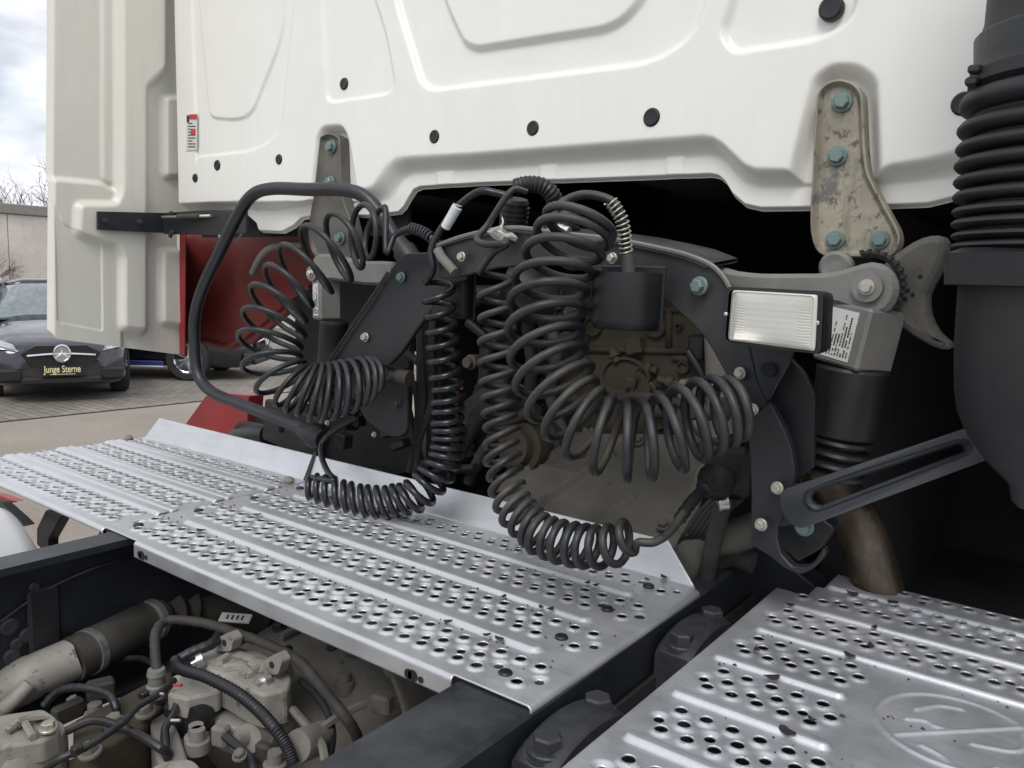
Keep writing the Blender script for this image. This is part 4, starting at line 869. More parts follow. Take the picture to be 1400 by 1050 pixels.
for k, (r, dx) in enumerate(((26, 0), (22, 3))):
    m.tube(cr([W(748+dx, 300, 'y', 1.09), W(752+dx, 335, 'y', 1.08), W(775, 352+k*12, 'y', 1.07), W(806, 348+k*14, 'y', 1.07), W(826, 352, 'y', 1.1)], 7), .0055, 8)
m.build('rear_line', M['cable_rubber'], sk2, fix=False)
m = MB(); a, b = W(585, 336, 'y', 1.04), W(612, 376, 'y', 1.03); m.tube([W(598, 341, 'y', 1.04), W(604, 352, 'y', 1.04), W(622, 372, 'y', 1.04)], .0085, 10); o = m.build('hose_stub', M['cast_tan'], bg_)
# small curved plastic parts in the gap behind the large coil
m = MB(); m.lathe(W(690, 395, 'y', 1.25), W(760, 415, 'y', 1.3), [(0, .05), (.3, .06), (.7, .05), (1, .03)], 18); m.build('duct', M['rail_steel'], bg_)
# ---------------------------------------------------------------- left and right cab suspension
def suspension(label, armpoly, boss, bossr, block, sleeve, bellows, y, arm_y, lbl, mirror=False, rr=.040):
    t = empty('cab_damper', W(*sleeve[1], 'y', y), label, 'cab damper', 'cab suspension dampers')
    plate(armpoly, 'y', arm_y, .026, rings=[(0, -.026), (0, -.008), (.006, 0)], name='arm', mat=M['cast_grey'], parent=t)
    q = W(*boss, 'y', arm_y-.001); r = bossr/PPM(*boss, 'y', arm_y)
    m = MB(); m.lathe(q+Vector((0, .045, 0)), q+Vector((0, -.008, 0)), [(0, r*1.05), (.75, r*1.05), (.8, r*.8), (1, r*.77)], 30); bs = m.build('pivot', M['cast_grey'], t)
    bolt(q+Vector((0, -.008, 0)), r*.42, (0, -1, 0), 'bolt_zinc', bs)
    a, b = W(*block[0], 'y', y), W(*block[1], 'y', y); d = (b-a); Zz = d.normalized(); Yy = Vector((0, 1, 0)); Yy = (Yy-Zz*Yy.dot(Zz)).normalized(); Xx = Yy.cross(Zz); R = Matrix((Xx, Yy, Zz)).transposed()
    R = R @ Matrix.Rotation(.45 if not mirror else .35, 3, 'Z')
    m = MB(); m.box((a+b)/2, (rr*1.62, rr*1.5, d.length), R, bev=.004); bk = m.build('block', M['cast_grey'], t)
    fr = R @ Vector((0, -1, 0)); c = (a+b)/2+fr*(rr*.75+.0006); h = d.length
    m = MB(); m.box(c, (rr*.95, .0008, h*.80), R); l1 = m.build('label', M['label_white'], bk)
    m = MB(); random.seed(3)
    for k in range(9):
        xx = (k-4)*rr*.098; L_ = h*.72*random.uniform(.45, .98); n = 16
        for j in range(n):
            if random.random() < .25: continue
            m.box(c+R@Vector((xx, -.0006, h*.35-L_*(j+.5)/n)), (rr*(.05 if k % 3 else .035), .0005, L_/n*.72), R)
    m.build('fine_print', M['label_ink'], l1)
    a, b = W(*sleeve[0], 'y', y+.005), W(*sleeve[1], 'y', y+.005)
    m = MB(); m.lathe(a, b, [(0, rr*.6), (.02, rr*.95), (.06, rr), (.1, rr*.97), (.97, rr*.93), (1, rr*.85)], 30); m.build('sleeve', M['dark_plastic'], t)
    c1, c2 = W(*bellows[0], 'y', y+.005), W(*bellows[1], 'y', y+.005); pr = []
    for k in range(4):
        for dt, f in ((0, .66), (.08, .86), (.15, .9), (.2, .68)): pr.append(((k+dt/.25)/4.05, rr*f))
    m = MB(); m.lathe(c1, c2, pr, 28); m.build('bellows', M['dark_plastic'], t); return t
random.seed(3)
armR = hull_pts([(955, 360), (975, 362), (1000, 370), (1040, 374), (1090, 374), (1130, 373), (1160, 366), (1190, 358), (1214, 366), (1226, 385), (1226, 405), (1214, 424), (1194, 431), (1170, 427), (1145, 417), (1100, 410), (1050, 408), (1010, 402), (988, 398)], 2)
dR = suspension('right cab damper, grey block with white printed label above a black sleeve', armR, (1187, 393), 26, ((1184, 418), (1163, 500)), ((1166, 500), (1151, 596)), ((1151, 594), (1138, 655)), 1.13, 1.10, None, rr=.047)
armL = hull_pts([(428, 350), (445, 347), (470, 352), (500, 357), (535, 358), (535, 375), (518, 390), (480, 387), (452, 383), (436, 385), (424, 372)], 2)
dL = suspension('left cab damper with a pale label, half hidden behind the widest coil', armL, (429, 374), 13, ((446, 382), (447, 437)), ((457, 437), (452, 505)), ((450, 505), (446, 545)), 1.19, 1.17, None, mirror=True, rr=.033)
hook = hull_pts([(1206, 362), (1226, 345), (1248, 330), (1270, 322), (1291, 324), (1294, 342), (1282, 375), (1268, 402), (1270, 432), (1282, 455), (1298, 470), (1295, 478), (1276, 475), (1244, 457), (1222, 440), (1206, 425), (1200, 385)], 2)
hk = plate(hook, 'y', 1.14, .02, rings=[(0, -.03), (0, -.010), (.003, -.003), (.009, 0)], name='hook_casting', mat=M['claw_iron'], parent=dR)
for a_, b_ in ((1241, 397), (1248, 403), (1238, 409), (1258, 378)):
    m = MB(); q = W(a_, b_, 'y', 1.1395); m.lathe(q+Vector((0, .002, 0)), q+Vector((0, -.001, 0)), [(0, .0027), (1, .0027)], 10); m.build('hole', M['deep_black'], hk)
m = MB(); q = W(1187, 390, 'y', 1.12); ring = [q+Vector((math.cos(a)*.0405, 0, math.sin(a)*.0405)) for a in [k*.2-.75 for k in range(14)]]; m.tube(ring, .005, 6); m.build('rubber_ring', M['dark_plastic'], dR)
for k in range(12):
    a = -.6+k*.22; m = MB(); m.box(q+Vector((math.cos(a)*.0435, -.003, math.sin(a)*.0435)), (.006, .008, .004), Matrix.Rotation(-a, 3, 'Y')); m.build('tooth', M['dark_plastic'], dR)
m = MB(); q = W(1140, 365, 'y', 1.13); m.lathe(q+Vector((0, .03, 0)), q, [(0, .02), (.8, .022), (1, .017), (.95, .009)], 18); m.build('bushing', M['cast_grey'], dR)
# ---------------------------------------------------------------- work lamp
lm = empty('work_lamp', W(1063, 485, 'y', .95), 'rectangular black work lamp with a ribbed clear lens on the bridge', 'lamp')
yl = .955
fr = rnd([(990, 399), (1000, 393), (1120, 399), (1132, 408), (1130, 470), (1122, 480), (1003, 470), (988, 459)], 7, 3)
fr = rnd([(990, 391), (1127, 398), (1123, 485), (984, 470)], 10, 4)
pts = [W(a, b, 'y', yl) for a, b in fr]; cen = sum(pts, Vector())/len(pts); n_ = Vector((0, 1, 0))
def lring(s, dy): return [cen+Vector(((p.x-cen.x)*s, dy, (p.z-cen.z)*s)) for p in pts]
m = MB(); m.rings([lring(.55, .075), lring(.8, .06), lring(.97, .045), lring(1.0, .02), lring(1.0, .004), lring(.985, 0), lring(.89, 0)], cap1=False); m.build('housing', M['dark_plastic'], lm)
le = [W(a, b, 'y', yl-.0035) for a, b in rnd([(1001, 396.5), (1117, 403.5), (1113, 480), (995, 465)], 6, 4)]; ce = sum(le, Vector())/len(le)
def lr(s, dy): return [ce+Vector(((p.x-ce.x)*s, dy, (p.z-ce.z)*s)) for p in le]
m = MB(); m.rings([lr(1.0, .008), lr(1.0, 0), lr(.96, -.003)], cap0=False, cap1=False, smooth=True)
def lens_mat():
    q = bpy.data.materials.new('lens_glass'); q.use_nodes = True; b = q.node_tree.nodes['Principled BSDF']
    N = q.node_tree.nodes; L = q.node_tree.links; b.inputs['Base Color'].default_value = (.85, .85, .8, 1); b.inputs['Roughness'].default_value = .16
    t = N.new('ShaderNodeBsdfTransparent'); x = N.new('ShaderNodeMixShader'); x.inputs[0].default_value = .34; L.new(t.outputs[0], x.inputs[1]); L.new(b.outputs[0], x.inputs[2]); L.new(x.outputs[0], N['Material Output'].inputs['Surface'])
    M['lens_glass'] = q
lens_mat()
A0, A1, A2, A3 = [W(a, b, 'y', yl-.006) for a, b in ((1002, 398), (1116, 404.5), (1112, 478.5), (996.5, 464))]
nu, nv = 90, 120; P = np.zeros((nu, nv, 3))
for i in range(nu):
    u = i/(nu-1)
    for j in range(nv):
        v = j/(nv-1); p = A0.lerp(A1, u).lerp(A3.lerp(A2, u), v); dx = abs(u-.5)*2; dy_ = abs(v-.5)*2
        e = max(dx, dy_)**8*.004; side = 1 if (dx > .62 and dx < .93 and .28 < v < .93) else 0
        rib = (.00028*math.sin(v*18*2*math.pi) if side else .00012*math.sin(u*34*2*math.pi)+.00008*math.sin(v*9*2*math.pi))
        P[i, j] = (p.x, p.y-.004*(1-dx*dx)*(1-dy_*dy_)+e+rib, p.z)
np_mesh('lens', P, None, M['lens_glass'], lm, flip=False, th=.002)
m.build('lens_rim', M['lamp_lens'], lm)
P = []
for i in range(17):
    u = i/16; row = []
    for j in range(9):
        v = j/8; p = A0.lerp(A1, u).lerp(A3.lerp(A2, u), v); k = (abs(u-.5)*2)**2*.6+(abs(v-.5)*2)**2*.4; row.append(p+Vector((0, .014+.02*(1-k), 0)))
    P.append(row)
m = MB(); m.grid(P); m.build('reflector', M['reflector'], lm)
for a, b in ((992, 429.5), (1117, 441.5)): m = MB(); q = W(a, b, 'y', yl-.001); m.lathe(q+Vector((0, .002, 0)), q+Vector((0, -.0015, 0)), [(0, .0027), (.7, .0027), (1, .0015), (.8, .001)], 12); m.build('screw', M['steel_bright'], lm)
# ---------------------------------------------------------------- intake stack
ist = empty('intake_stack', (-.03, 1.0, .9), 'tall black air intake duct with a ribbed rubber bellows at the right edge', 'air intake')
c = W(1452, 250, 'y', .98); X0_, Y0_ = c.x, c.y
def sz(py): return W(1310, py, 'y', .98).z
def sr(px_, py):
    d = ray(px_, py); rho = math.hypot(X0_, Y0_); return rho*math.sin(abs(math.atan2(d.y, d.x)-math.atan2(Y0_, X0_)))
def latheZ(prof, name, mt, n=40, sq=0):
    m = MB(); P = []
    for z, r in prof: P.append([Vector((X0_+r*math.cos(a)*(1 if not sq else 1/max(abs(math.cos(a)), abs(math.sin(a)))**sq), Y0_+r*math.sin(a)*(1 if not sq else 1/max(abs(math.cos(a)), abs(math.sin(a)))**sq), z)) for a in [2*math.pi*k/n for k in range(n)]])
    m.rings(P, smooth=True); return m.build(name, M[mt], ist, sharp=50)
k_ = 1.0
def R_(px_, py): return sr(px_, py)*k_
latheZ([(sz(-400), R_(1345, 0)*.98), (sz(45), R_(1345, 40)), (sz(62), R_(1338, 60))], 'upper_duct', 'stack_plastic')
latheZ([(sz(62), R_(1334, 62)), (sz(66), R_(1330, 66)), (sz(98), R_(1330, 98)), (sz(112), R_(1324, 108))], 'clamp_ring', 'dark_plastic')
for a, b in ((1333, 95), (1329, 112)): m = MB(); m.box(W(a, b, 'y', .93), (.012, .012, .008), bev=.002); m.build('clip', M['dark_plastic'], ist)
pr = [(sz(112), R_(1324, 108)), (sz(128), R_(1322, 125))]
py = 138; st_ = 26.5; k = 0; edges = [(150, 1310), (183, 1307), (208, 1305), (230, 1303), (252, 1302), (272, 1301), (292, 1300), (308, 1299), (324, 1299), (338, 1299)]
for i, (e, x_) in enumerate(edges):
    h = (edges[min(i+1, 9)][0]-e) or 14; h = max(h, 13)
    pr += [(sz(e-h*.48), R_(1328 if i < 7 else 1318, e)), (sz(e-h*.30), R_(x_+5, e)), (sz(e-h*.08), R_(x_+.5, e)), (sz(e+h*.10), R_(x_, e)), (sz(e+h*.30), R_(x_+4, e)), (sz(e+h*.48), R_(1330 if i < 7 else 1320, e))]
latheZ(pr, 'rubber_bellows', 'stack_plastic', 56)
latheZ([(sz(343), R_(1310, 348)), (sz(350), R_(1292, 350)), (sz(390), R_(1292, 390)), (sz(391), R_(1312, 392))], 'collar', 'dark_plastic', 40, sq=.5)
latheZ([(sz(389), R_(1309, 392)), (sz(470), R_(1304, 470)), (sz(530), R_(1304, 530)), (sz(560), R_(1308, 560)), (sz(590), R_(1322, 590)), (sz(620), R_(1345, 620)), (sz(650), R_(1380, 650)), (sz(672), R_(1420, 672)), (sz(680), .004)], 'filter_bowl', 'stack_plastic', 48)
# slotted tie bar between bridge leg and intake stack
tb = empty('slotted_strut', W(1075, 700, 'y', 1.03), 'black slotted steel strut running from the bridge leg up to the intake bowl', 'strut')
def loop_pts(a, b, wa, wb, n=10, rounded=True):
    A, B = W(*a, 'y', 1.02), W(*b, 'y', 1.06); d = (B-A).normalized(); u = Vector((-d.z, 0, d.x)); R = []
    for k in range(n+1): t = math.pi/2+math.pi*k/n; R.append(A+d*wa*math.cos(t)*(1 if rounded else .6)+u*wa*math.sin(t))
    for k in range(n+1): t = -math.pi/2+math.pi*k/n; R.append(B+d*wb*math.cos(t)+u*wb*math.sin(t))
    return R
out_ = loop_pts((1088, 694), (1340, 605), .027, .021, rounded=False); in1 = loop_pts((1120, 681), (1312, 613), .0135, .0085); in2 = loop_pts((1121, 681), (1311, 613.5), .0098, .0055)
m = MB(); dy = Vector((0, .003, 0)); dz = Vector((0, -.004, 0)); mid_ = [p.lerp(q, .82) for p, q in zip(out_, in1)]
m.grid([[p+dy for p in out_], [p-dy for p in out_], [p-dy for p in mid_], [p-dy+dz for p in in1], [p-dy for p in in2], [p+dy*2 for p in in2], [p+dy for p in out_]], closed_v=True, smooth=False); m.build('bar', M['rail_steel'], tb)
bolt(W(1100, 720, 'y', 1.05), .0125, (0, -1, 0), 'bolt_green', tb)
plate(rnd([(1060, 690), (1076, 664), (1108, 658), (1112, 712), (1064, 722)], 3, 2), 'y', 1.04, .004, name='end_plate', mat=M['rail_steel'], parent=tb)
plate(rnd([(1066, 712), (1120, 706), (1140, 722), (1120, 752), (1090, 768), (1064, 745)], 3, 2), 'y', 1.09, .03, name='clamp_block', mat=M['dark_plastic'], parent=tb)
# rusty exhaust pipe behind
ex = empty('exhaust_pipe', W(1170, 760, 'y', 1.25), 'rust-stained exhaust pipe curving down behind the right walkway plate', 'pipe')
m = MB(); m.tube(cr([W(1118, 640, 'y', 1.36), W(1152, 685, 'y', 1.33), W(1180, 735, 'y', 1.30), W(1205, 830, 'y', 1.29), W(1215, 950, 'y', 1.3)], 8), .037, 30); m.build('tube', M['rust'], ex)
# ---------------------------------------------------------------- engine, gearbox, axle parts seen under the cab
en = empty('engine', (-.9, 1.7, .6), 'dusty brown rear face of the engine seen through the big coil', 'engine')
ye = 1.5
plate(rnd([(742, 380), (1000, 372), (1008, 560), (1000, 640), (742, 640)], 8, 2), 'y', ye, .4, name='rear_face', mat=M['engine_brown'], parent=en)
def ringp(px_, py_, r, dy_=.012, mt='engine_brown', name='flange'):
    q = W(px_, py_, 'y', ye); r = r/PPM(px_, py_, 'y', ye); m = MB()
    m.lathe(q, q-Vector((0, dy_, 0)), [(0, r), (.8, r), (1, r*.92), (1, r*.78), (.4, r*.7), (.4, .001)], 26); return m.build(name, M[mt], en)
for a in ((813, 446, 14), (898, 446, 16), (872, 477, 6), (930, 447, 5), (936, 502, 9), (762, 452, 11), (775, 500, 8)): ringp(*a, name='boss')
plate(hull_pts([(850, 488), (872, 490), (890, 505), (893, 520), (880, 535), (850, 538), (832, 532), (827, 512), (835, 495)], 3), 'y', ye, .0, rings=[(0, 0), (0, .02), (.005, .02), (.008, .012)], name='timing_cover', mat=M['engine_brown'], parent=en)
m = MB()
for a, b, c_, d_ in ((800, 420, 960, 424), (790, 478, 940, 480), (915, 420, 915, 476), (802, 425, 802, 470), (920, 490, 950, 492), (955, 440, 957, 560), (760, 430, 760, 560), (740, 520, 820, 560)): m.tube([W(a, b, 'y', ye), W(c_, d_, 'y', ye)], .008, 6)
m.build('casting_ribs', M['engine_brown'], en)
m = MB(); m.box(W(955, 475, 'y', ye-.02), (.03, .04, .05), bev=.004); m.build('sensor', M['dark_plastic'], en)
m = MB(); m.tube([W(977, 400, 'y', 1.35), W(980, 470, 'y', 1.35), W(985, 600, 'y', 1.33)], .022, 12); m.build('vertical_pipe', M['cast_tan'], en)
m = MB(); m.box(W(945, 560, 'y', 1.47), (.05, .04, .12), bev=.006); m.build('ochre_block', M['cast_tan'], en)
tr = empty('clutch_housing', (-.9, 1.35, .8), 'dusty tan clutch housing cover with raised ribs behind the walkway flange', 'gearbox')
c4 = [W(660, 700, 'y', 1.2), W(960, 790, 'y', 1.18), W(990, 600, 'y', 1.44), W(735, 585, 'y', 1.46)]
def on_cover(u, v): return c4[0].lerp(c4[1], u).lerp(c4[3].lerp(c4[2], u), v)
P = np.zeros((90, 70, 3)); nrm = (c4[1]-c4[0]).cross(c4[3]-c4[0]).normalized(); nrm = nrm if nrm.z > 0 else -nrm
for i in range(90):
    for j in range(70):
        u, v = i/89, j/69; p = on_cover(u, v); h = .006*math.sin(u*5)*math.sin(v*4)
        for (a, b, c_, d_, wd, hh) in ((.05, .35, .33, 1.0, .022, .016), (.18, .0, .5, .75, .022, .020), (.44, .0, .66, .42, .02, .012), (.05, .55, .35, .52, .018, .008), (.3, .95, .95, .9, .02, .012)):
            ax_, ay_ = c_-a, d_-b; t = max(0, min(1, ((u-a)*ax_+(v-b)*ay_)/(ax_*ax_+ay_*ay_))); d = math.hypot(u-a-t*ax_, v-b-t*ay_); h += hh*float(sstep(np.array(1-d/wd)))
        P[i, j] = p+nrm*h
np_mesh('housing_cover', P, None, M['cover_tan'], tr, flip=False)
for u, v in ((.33, .72), (.82, .25), (.6, .9)): q = on_cover(u, v)+nrm*.004; bolt(q, .013, nrm, 'cover_tan', tr)
m = MB(); m.rings([[c4[0]+Vector((0, 0, -.01)), c4[1]+Vector((0, 0, -.01)), c4[2]+Vector((0, 0, -.01)), c4[3]+Vector((0, 0, -.01))], [p+Vector((0, .02, -.35)) for p in c4]]); m.build('housing', M['cover_tan'], tr)
m = MB(); a, b = W(745, 612, 'y', 1.42), W(700, 612, 'y', 1.30); m.lathe(a, b, [(0, .06), (.3, .062), (.35, .052), (.5, .052), (.55, .058), (.8, .055), (.82, .04), (1, .038)], 30); dr = m.build('drum', M['engine_brown'], tr)
for k in range(7): 
    an = k*.9; bolt(a.lerp(b, .82)+Vector((math.cos(an)*.0*0, math.cos(an)*.012, math.sin(an)*.046)), .006, (b-a), 'bolt_dark', dr)
m = MB(); m.lathe(W(640, 560, 'y', 1.35), W(690, 520, 'y', 1.4), [(0, .02), (1, .02)], 12); m.tube(cr([W(620, 600, 'y', 1.3), W(650, 560, 'y', 1.35), W(690, 545, 'y', 1.4)], 5), .018, 10); m.build('pipe', M['hose_dark'], tr)
plate(rnd([(952, 640), (958, 634), (970, 640), (955, 700), (940, 735), (925, 728), (940, 690)], 3, 2), 'y', 1.14, .03, name='side_lug', mat=M['cover_tan'], parent=tr)
m = MB(); m.tube(cr([W(920, 790, 'y', 1.15), W(960, 748, 'y', 1.16), W(1000, 735, 'y', 1.17), (W(1040, 720, 'y', 1.2))], 6), [.03]*6+[.024]*6+[.026]*7, 16); m.build('steering_link', M['cover_tan'], tr)
# bundle of loose lines beside the big connector
hb = empty('hose_bundle', W(930, 750, 'y', 1.08), 'bundle of thin black lines under the right connector, held by a bright clamp', 'hose bundle')
for k in range(6):
    m = MB(); m.tube(cr([W(925+k*5, 800+k*2, 'y', 1.17), W(927+k*5, 752+k*2, 'y', 1.15+.004*k), W(950+k*4, 710+k*5, 'y', 1.14), W(980+k*2, 678+k*5, 'y', 1.14), W(1014, 662+k*4, 'y', 1.16)], 6), .0048, 8); m.build('line', M['cable_rubber'], hb, fix=False)
m = MB(); a, b = W(981, 688, 'y', 1.09), W(996, 686, 'y', 1.10); m.lathe(a, b, [(0, .0105), (.15, .0125), (.85, .0125), (1, .0105)], 18); m.build('clamp', M['steel_bright'], hb)
m = MB(); m.tube([W(988, 690, 'y', 1.1), W(978, 730, 'y', 1.12), W(965, 790, 'y', 1.15)], .013, 10); m.build('hose', M['hose_dark'], hb)
m = MB(); m.box(W(1005, 640, 'y', 1.15), (.07, .08, .08), bev=.01); m.box(W(1000, 610, 'y', 1.15), (.05, .06, .03), bev=.01); m.build('valve_block', M['dark_plastic'], hb)
# valves and lines in the gap left of the tight coil
vb = empty('valve_cluster', W(500, 590, 'y', 1.2), 'dark cluster of valves and fittings under the widest coil', 'valve')
random.seed(11)
for k in range(16):
    q = W(random.uniform(435, 550), random.uniform(545, 610), 'y', random.uniform(1.17, 1.24)); m = MB()
    if k % 2: m.box(q, (random.uniform(.02, .05), .03, random.uniform(.015, .035)), Matrix.Rotation(random.uniform(-.4, .4), 3, 'Y'), bev=.003)
    else: d = Vector((random.uniform(-1, 1), -.5, random.uniform(-1, 1))).normalized()*.035; m.lathe(q, q+d, [(0, .012), (.4, .012), (.4, .009), (.8, .009), (.8, .011), (1, .011)], 12)
    m.build('fitting', M['dark_plastic' if k % 3 else 'black_steel'], vb)
ln = empty('brake_lines', W(580, 640, 'y', 1.25), 'two thin dark lines hanging tied together behind the tight glossy coil', 'hose')
for pts_ in ([(574, 420), (575, 480), (578, 550), (570, 600), (560, 645)], [(592, 425), (590, 480), (590, 545), (583, 575), (573, 605), (568, 650)], [(556, 518), (568, 530), (572, 560), (571, 590)]):
    m = MB(); m.tube(cr([W(a, b, 'y', 1.24) for a, b in pts_], 6), .009 if len(pts_) < 6 else .0075, 9); m.build('line', M['hose_dark'], ln)
m = MB(); m.tube([W(583, 410, 'y', 1.26), W(583, 560, 'y', 1.26)], .022, 10); m.build('thick_hose', M['dark_plastic'], ln)
m = MB(); m.box(W(630, 535, 'y', 1.3), (.006, .004, .03), Matrix.Rotation(.2, 3, 'Y')); m.build('orange_mark', M['orange'], ln)
# further hoses, pipes and castings filling the space behind the coils
hz = empty('engine_bay_hoses', W(680, 600, 'y', 1.4), 'tangle of dark hoses and pipes in the shade behind the zigzag coil', 'hoses')
def hose(l, y, r, mt='hose_dark', rib=0):
    c_ = cr([W(q[0], q[1], 'y', q[2] if len(q) > 2 else y) for q in l], 9); m = MB(); m.tube(c_, [r*(1.12 if rib and i % 2 else 1) for i in range(len(c_))], 12); return m.build('hose', M[mt], hz)
for l, y, r, mt, rib in (([(610, 650), (640, 590), (668, 556), (700, 548)], 1.34, .021, 'hose_dark', 0), ([(640, 660), (662, 615), (690, 580), (735, 560)], 1.33, .012, 'hose_dark', 1), ([(600, 600), (630, 575), (660, 530), (665, 470)], 1.4, .016, 'black_steel', 0),
    ([(735, 400), (722, 450), (728, 500), (720, 560)], 1.42, .014, 'hose_dark', 1), ([(650, 400), (690, 402), (730, 415), (750, 450)], 1.36, .017, 'rail_steel', 0), ([(640, 440), (680, 470), (720, 470), (760, 500)], 1.44, .011, 'dark_plastic', 1),
    ([(770, 545), (820, 548), (870, 542), (930, 552), (970, 570)], 1.43, .010, 'hose_dark', 0), ([(745, 430), (760, 480), (752, 540), (770, 590)], 1.44, .013, 'cover_tan', 0), ([(960, 600), (985, 625), (1010, 640)], 1.2, .012, 'hose_dark', 1),
    ([(940, 480), (962, 520), (950, 560)], 1.42, .008, 'dark_plastic', 0), ([(560, 660), (600, 645), (650, 640)], 1.3, .01, 'black_steel', 0), ([(548, 480), (575, 500), (590, 560), (600, 640)], 1.33, .009, 'hose_dark', 1), ([(940, 790), (975, 770), (1000, 760), (1030, 770)], 1.22, .018, 'hose_dark', 0),
    ([(1060, 620), (1080, 680), (1090, 740)], 1.3, .012, 'hose_dark', 0)): hose(l, y, r, mt, rib)
rr9 = random.Random(5)
en2 = empty('engine_accessories', (-1.2, 1.45, .9), 'small dark brackets and housings bolted to the engine behind the coils', 'engine parts')
for k in range(46):
    if k < 30: q = W(rr9.uniform(640, 790), rr9.uniform(395, 610), 'y', rr9.uniform(1.42, 1.5))
    else: q = W(rr9.uniform(790, 960), rr9.uniform(395, 600), 'y', 1.49)
    m = MB(); sx_ = rr9.uniform(.015, .05)
    if k % 3 == 0: m.box(q, (sx_, .03, rr9.uniform(.012, .05)), Matrix.Rotation(rr9.uniform(-.5, .5), 3, 'Y'), bev=.003)
    elif k % 3 == 1: m.lathe(q+Vector((0, .02, 0)), q-Vector((0, .02, 0)), [(0, sx_*.5), (.6, sx_*.5), (.7, sx_*.36), (1, sx_*.34)], 18)
    else:
        d = Vector((rr9.uniform(-1, 1), rr9.uniform(-.4, .1), rr9.uniform(-1, 1))).normalized()*sx_*1.6; m.lathe(q, q+d, [(0, .009), (.3, .009), (.3, .013), (.6, .013), (.6, .008), (1, .008)], 12)
    m.build('housing', M[('engine_brown', 'cover_tan', 'dark_plastic', 'hose_dark')[k % 4 if k < 30 else 0]], en2)
    if k % 4 == 0: bolt(q-Vector((0, .022, 0)), .006, (0, -1, 0), 'bolt_dark', en2)
# ---------------------------------------------------------------- red entry step housing at the left
rs = empty('red_side_housing', W(300, 470, 'y', 1.45), 'dark red painted side housing below the cab corner, behind the grab rail', 'body panel')
a = [W(x_, y_, 'y', 1.235) for x_, y_ in ((245.5, 320), (253.5, 320), (252, 486), (245.5, 484))]; m = MB(); m.rings([a, [p+Vector((0, .003, 0)) for p in a]]); m.build('front_strip', M['red_paint'], rs)
a = [W(250, 322, 'y', 1.24), W(250, 486, 'y', 1.24)]; b = [W(249, 322, 'y', 1.47), W(249, 472, 'y', 1.47)]; m = MB(); m.rings([[a[0], b[0], b[1], a[1]], [p+Vector((-.01, 0, 0)) for p in (a[0], b[0], b[1], a[1])]]); m.build('side_wall', M['red_inner'], rs)
plate(rnd([(246, 318), (450, 318), (450, 395), (425, 402), (395, 425), (345, 468), (314, 478), (300, 472), (250, 470)], 4, 2), 'y', 1.46, .02, name='inner_wall', mat=M['red_inner'], parent=rs)
m = MB(); m.tube(cr([W(*p, 'y', 1.455) for p in [(262, 466), (290, 470), (312, 474), (345, 452), (395, 410), (425, 392)]], 5), .009, 6); m.build('arch_lip', M['red_inner'], rs)
plate(rnd([(281, 541), (296, 537), (340, 541), (335, 625), (240, 598)], 2, 2), 'y', 1.34, .05, name='lower_step', mat=M['red_paint'], parent=rs)
plate(rnd([(325, 560), (420, 552), (420, 640), (318, 615)], 3, 2), 'y', 1.36, .03, name='lower_liner', mat=M['deep_black'], parent=rs)
m = MB(); m.box(W(345, 592, 'y', 1.25), (.10, .05, .05), bev=.01); m.lathe(W(325, 600, 'y', 1.24), W(370, 596, 'y', 1.2), [(0, .03), (.5, .034), (1, .03)], 14); m.build('rubber_mount', M['dark_plastic'], rs)
m = MB(); m.tube(cr([W(345, 374, 'y', 1.3), W(358, 350, 'y', 1.3), W(378, 336, 'y', 1.3), (W(415, 334, 'y', 1.32))], 6), .0095, 12); m.build('breather_pipe', M['cast_grey'], rs)
m = MB(); m.tube([W(300, 322, 'y', 1.15), W(306, 334, 'y', 1.15)], .0045, 6); m.tube([W(330, 320, 'y', 1.15), W(322, 334, 'y', 1.15)], .003, 6); m.build('hook', M['cast_tan'], rs)
# ---------------------------------------------------------------- chassis
ch = empty('chassis_frame', (-.9, .6, .85), 'dark steel chassis frame rails under the walkway plates', 'chassis')
def rail(x_in, x_out, label):
    s = 1 if x_out > x_in else -1; t = .008; y0_, y1_ = -1.2, 3.3; zt = ZD-.004; zb = .87; w_ = abs(x_out-x_in)
    prof = [(x_in, zt-t*1.5), (x_in, zt), (x_out-s*.006, zt), (x_out, zt-.006), (x_out, zb), (x_in, zb), (x_in, zb+t), (x_out-s*t, zb+t), (x_out-s*t, zt-t*1.5)]
    m = MB(); m.rings([[Vector((x_, y0_, z)) for x_, z in prof], [Vector((x_, y1_, z)) for x_, z in prof]]); return m.build('frame_rail', M['rail_steel'], ch)
r1 = rail(-1.291, -1.354, ''); r2 = rail(-.553, -.452, '')
for x_, y_, r in ((36, 868, 9), (22, 880, 7), (12, 856, 10), (15, 897, 9), (46, 802, 6)):
    q = W(x_, y_, 'x', -1.345); m = MB(); m.lathe(q, q+Vector((.006, 0, 0)), [(0, r/700), (.7, r/700), (1, r/1000)], 16); m.build('rivet', M['bolt_dark'], r1)
m = MB(); m.tube(cr([W(0, 850, 'x', -1.34), W(60, 808, 'x', -1.34), W(120, 780, 'x', -1.33), W(180, 760, 'x', -1.33)], 6), .003, 6); m.build('thin_line', M['cable_rubber'], ch)
m = MB(); m.box((-.91, 1.18, 1.0), (.74, .06, .16), bev=.01); m.box((-.91, 1.0, .78), (.72, .3, .03)); m.build('cross_member', M['black_steel'], ch)
m = MB(); m.box(W(60, 870, 'x', -1.345), (.02, .05, .17), bev=.005); m.build('bracket', M['black_steel'], ch)
m = MB(); m.tube([W(136, 738, 'x', -1.39), W(142, 726, 'x', -1.38)], .006, 6); m.build('hook', M['black_steel'], ch)
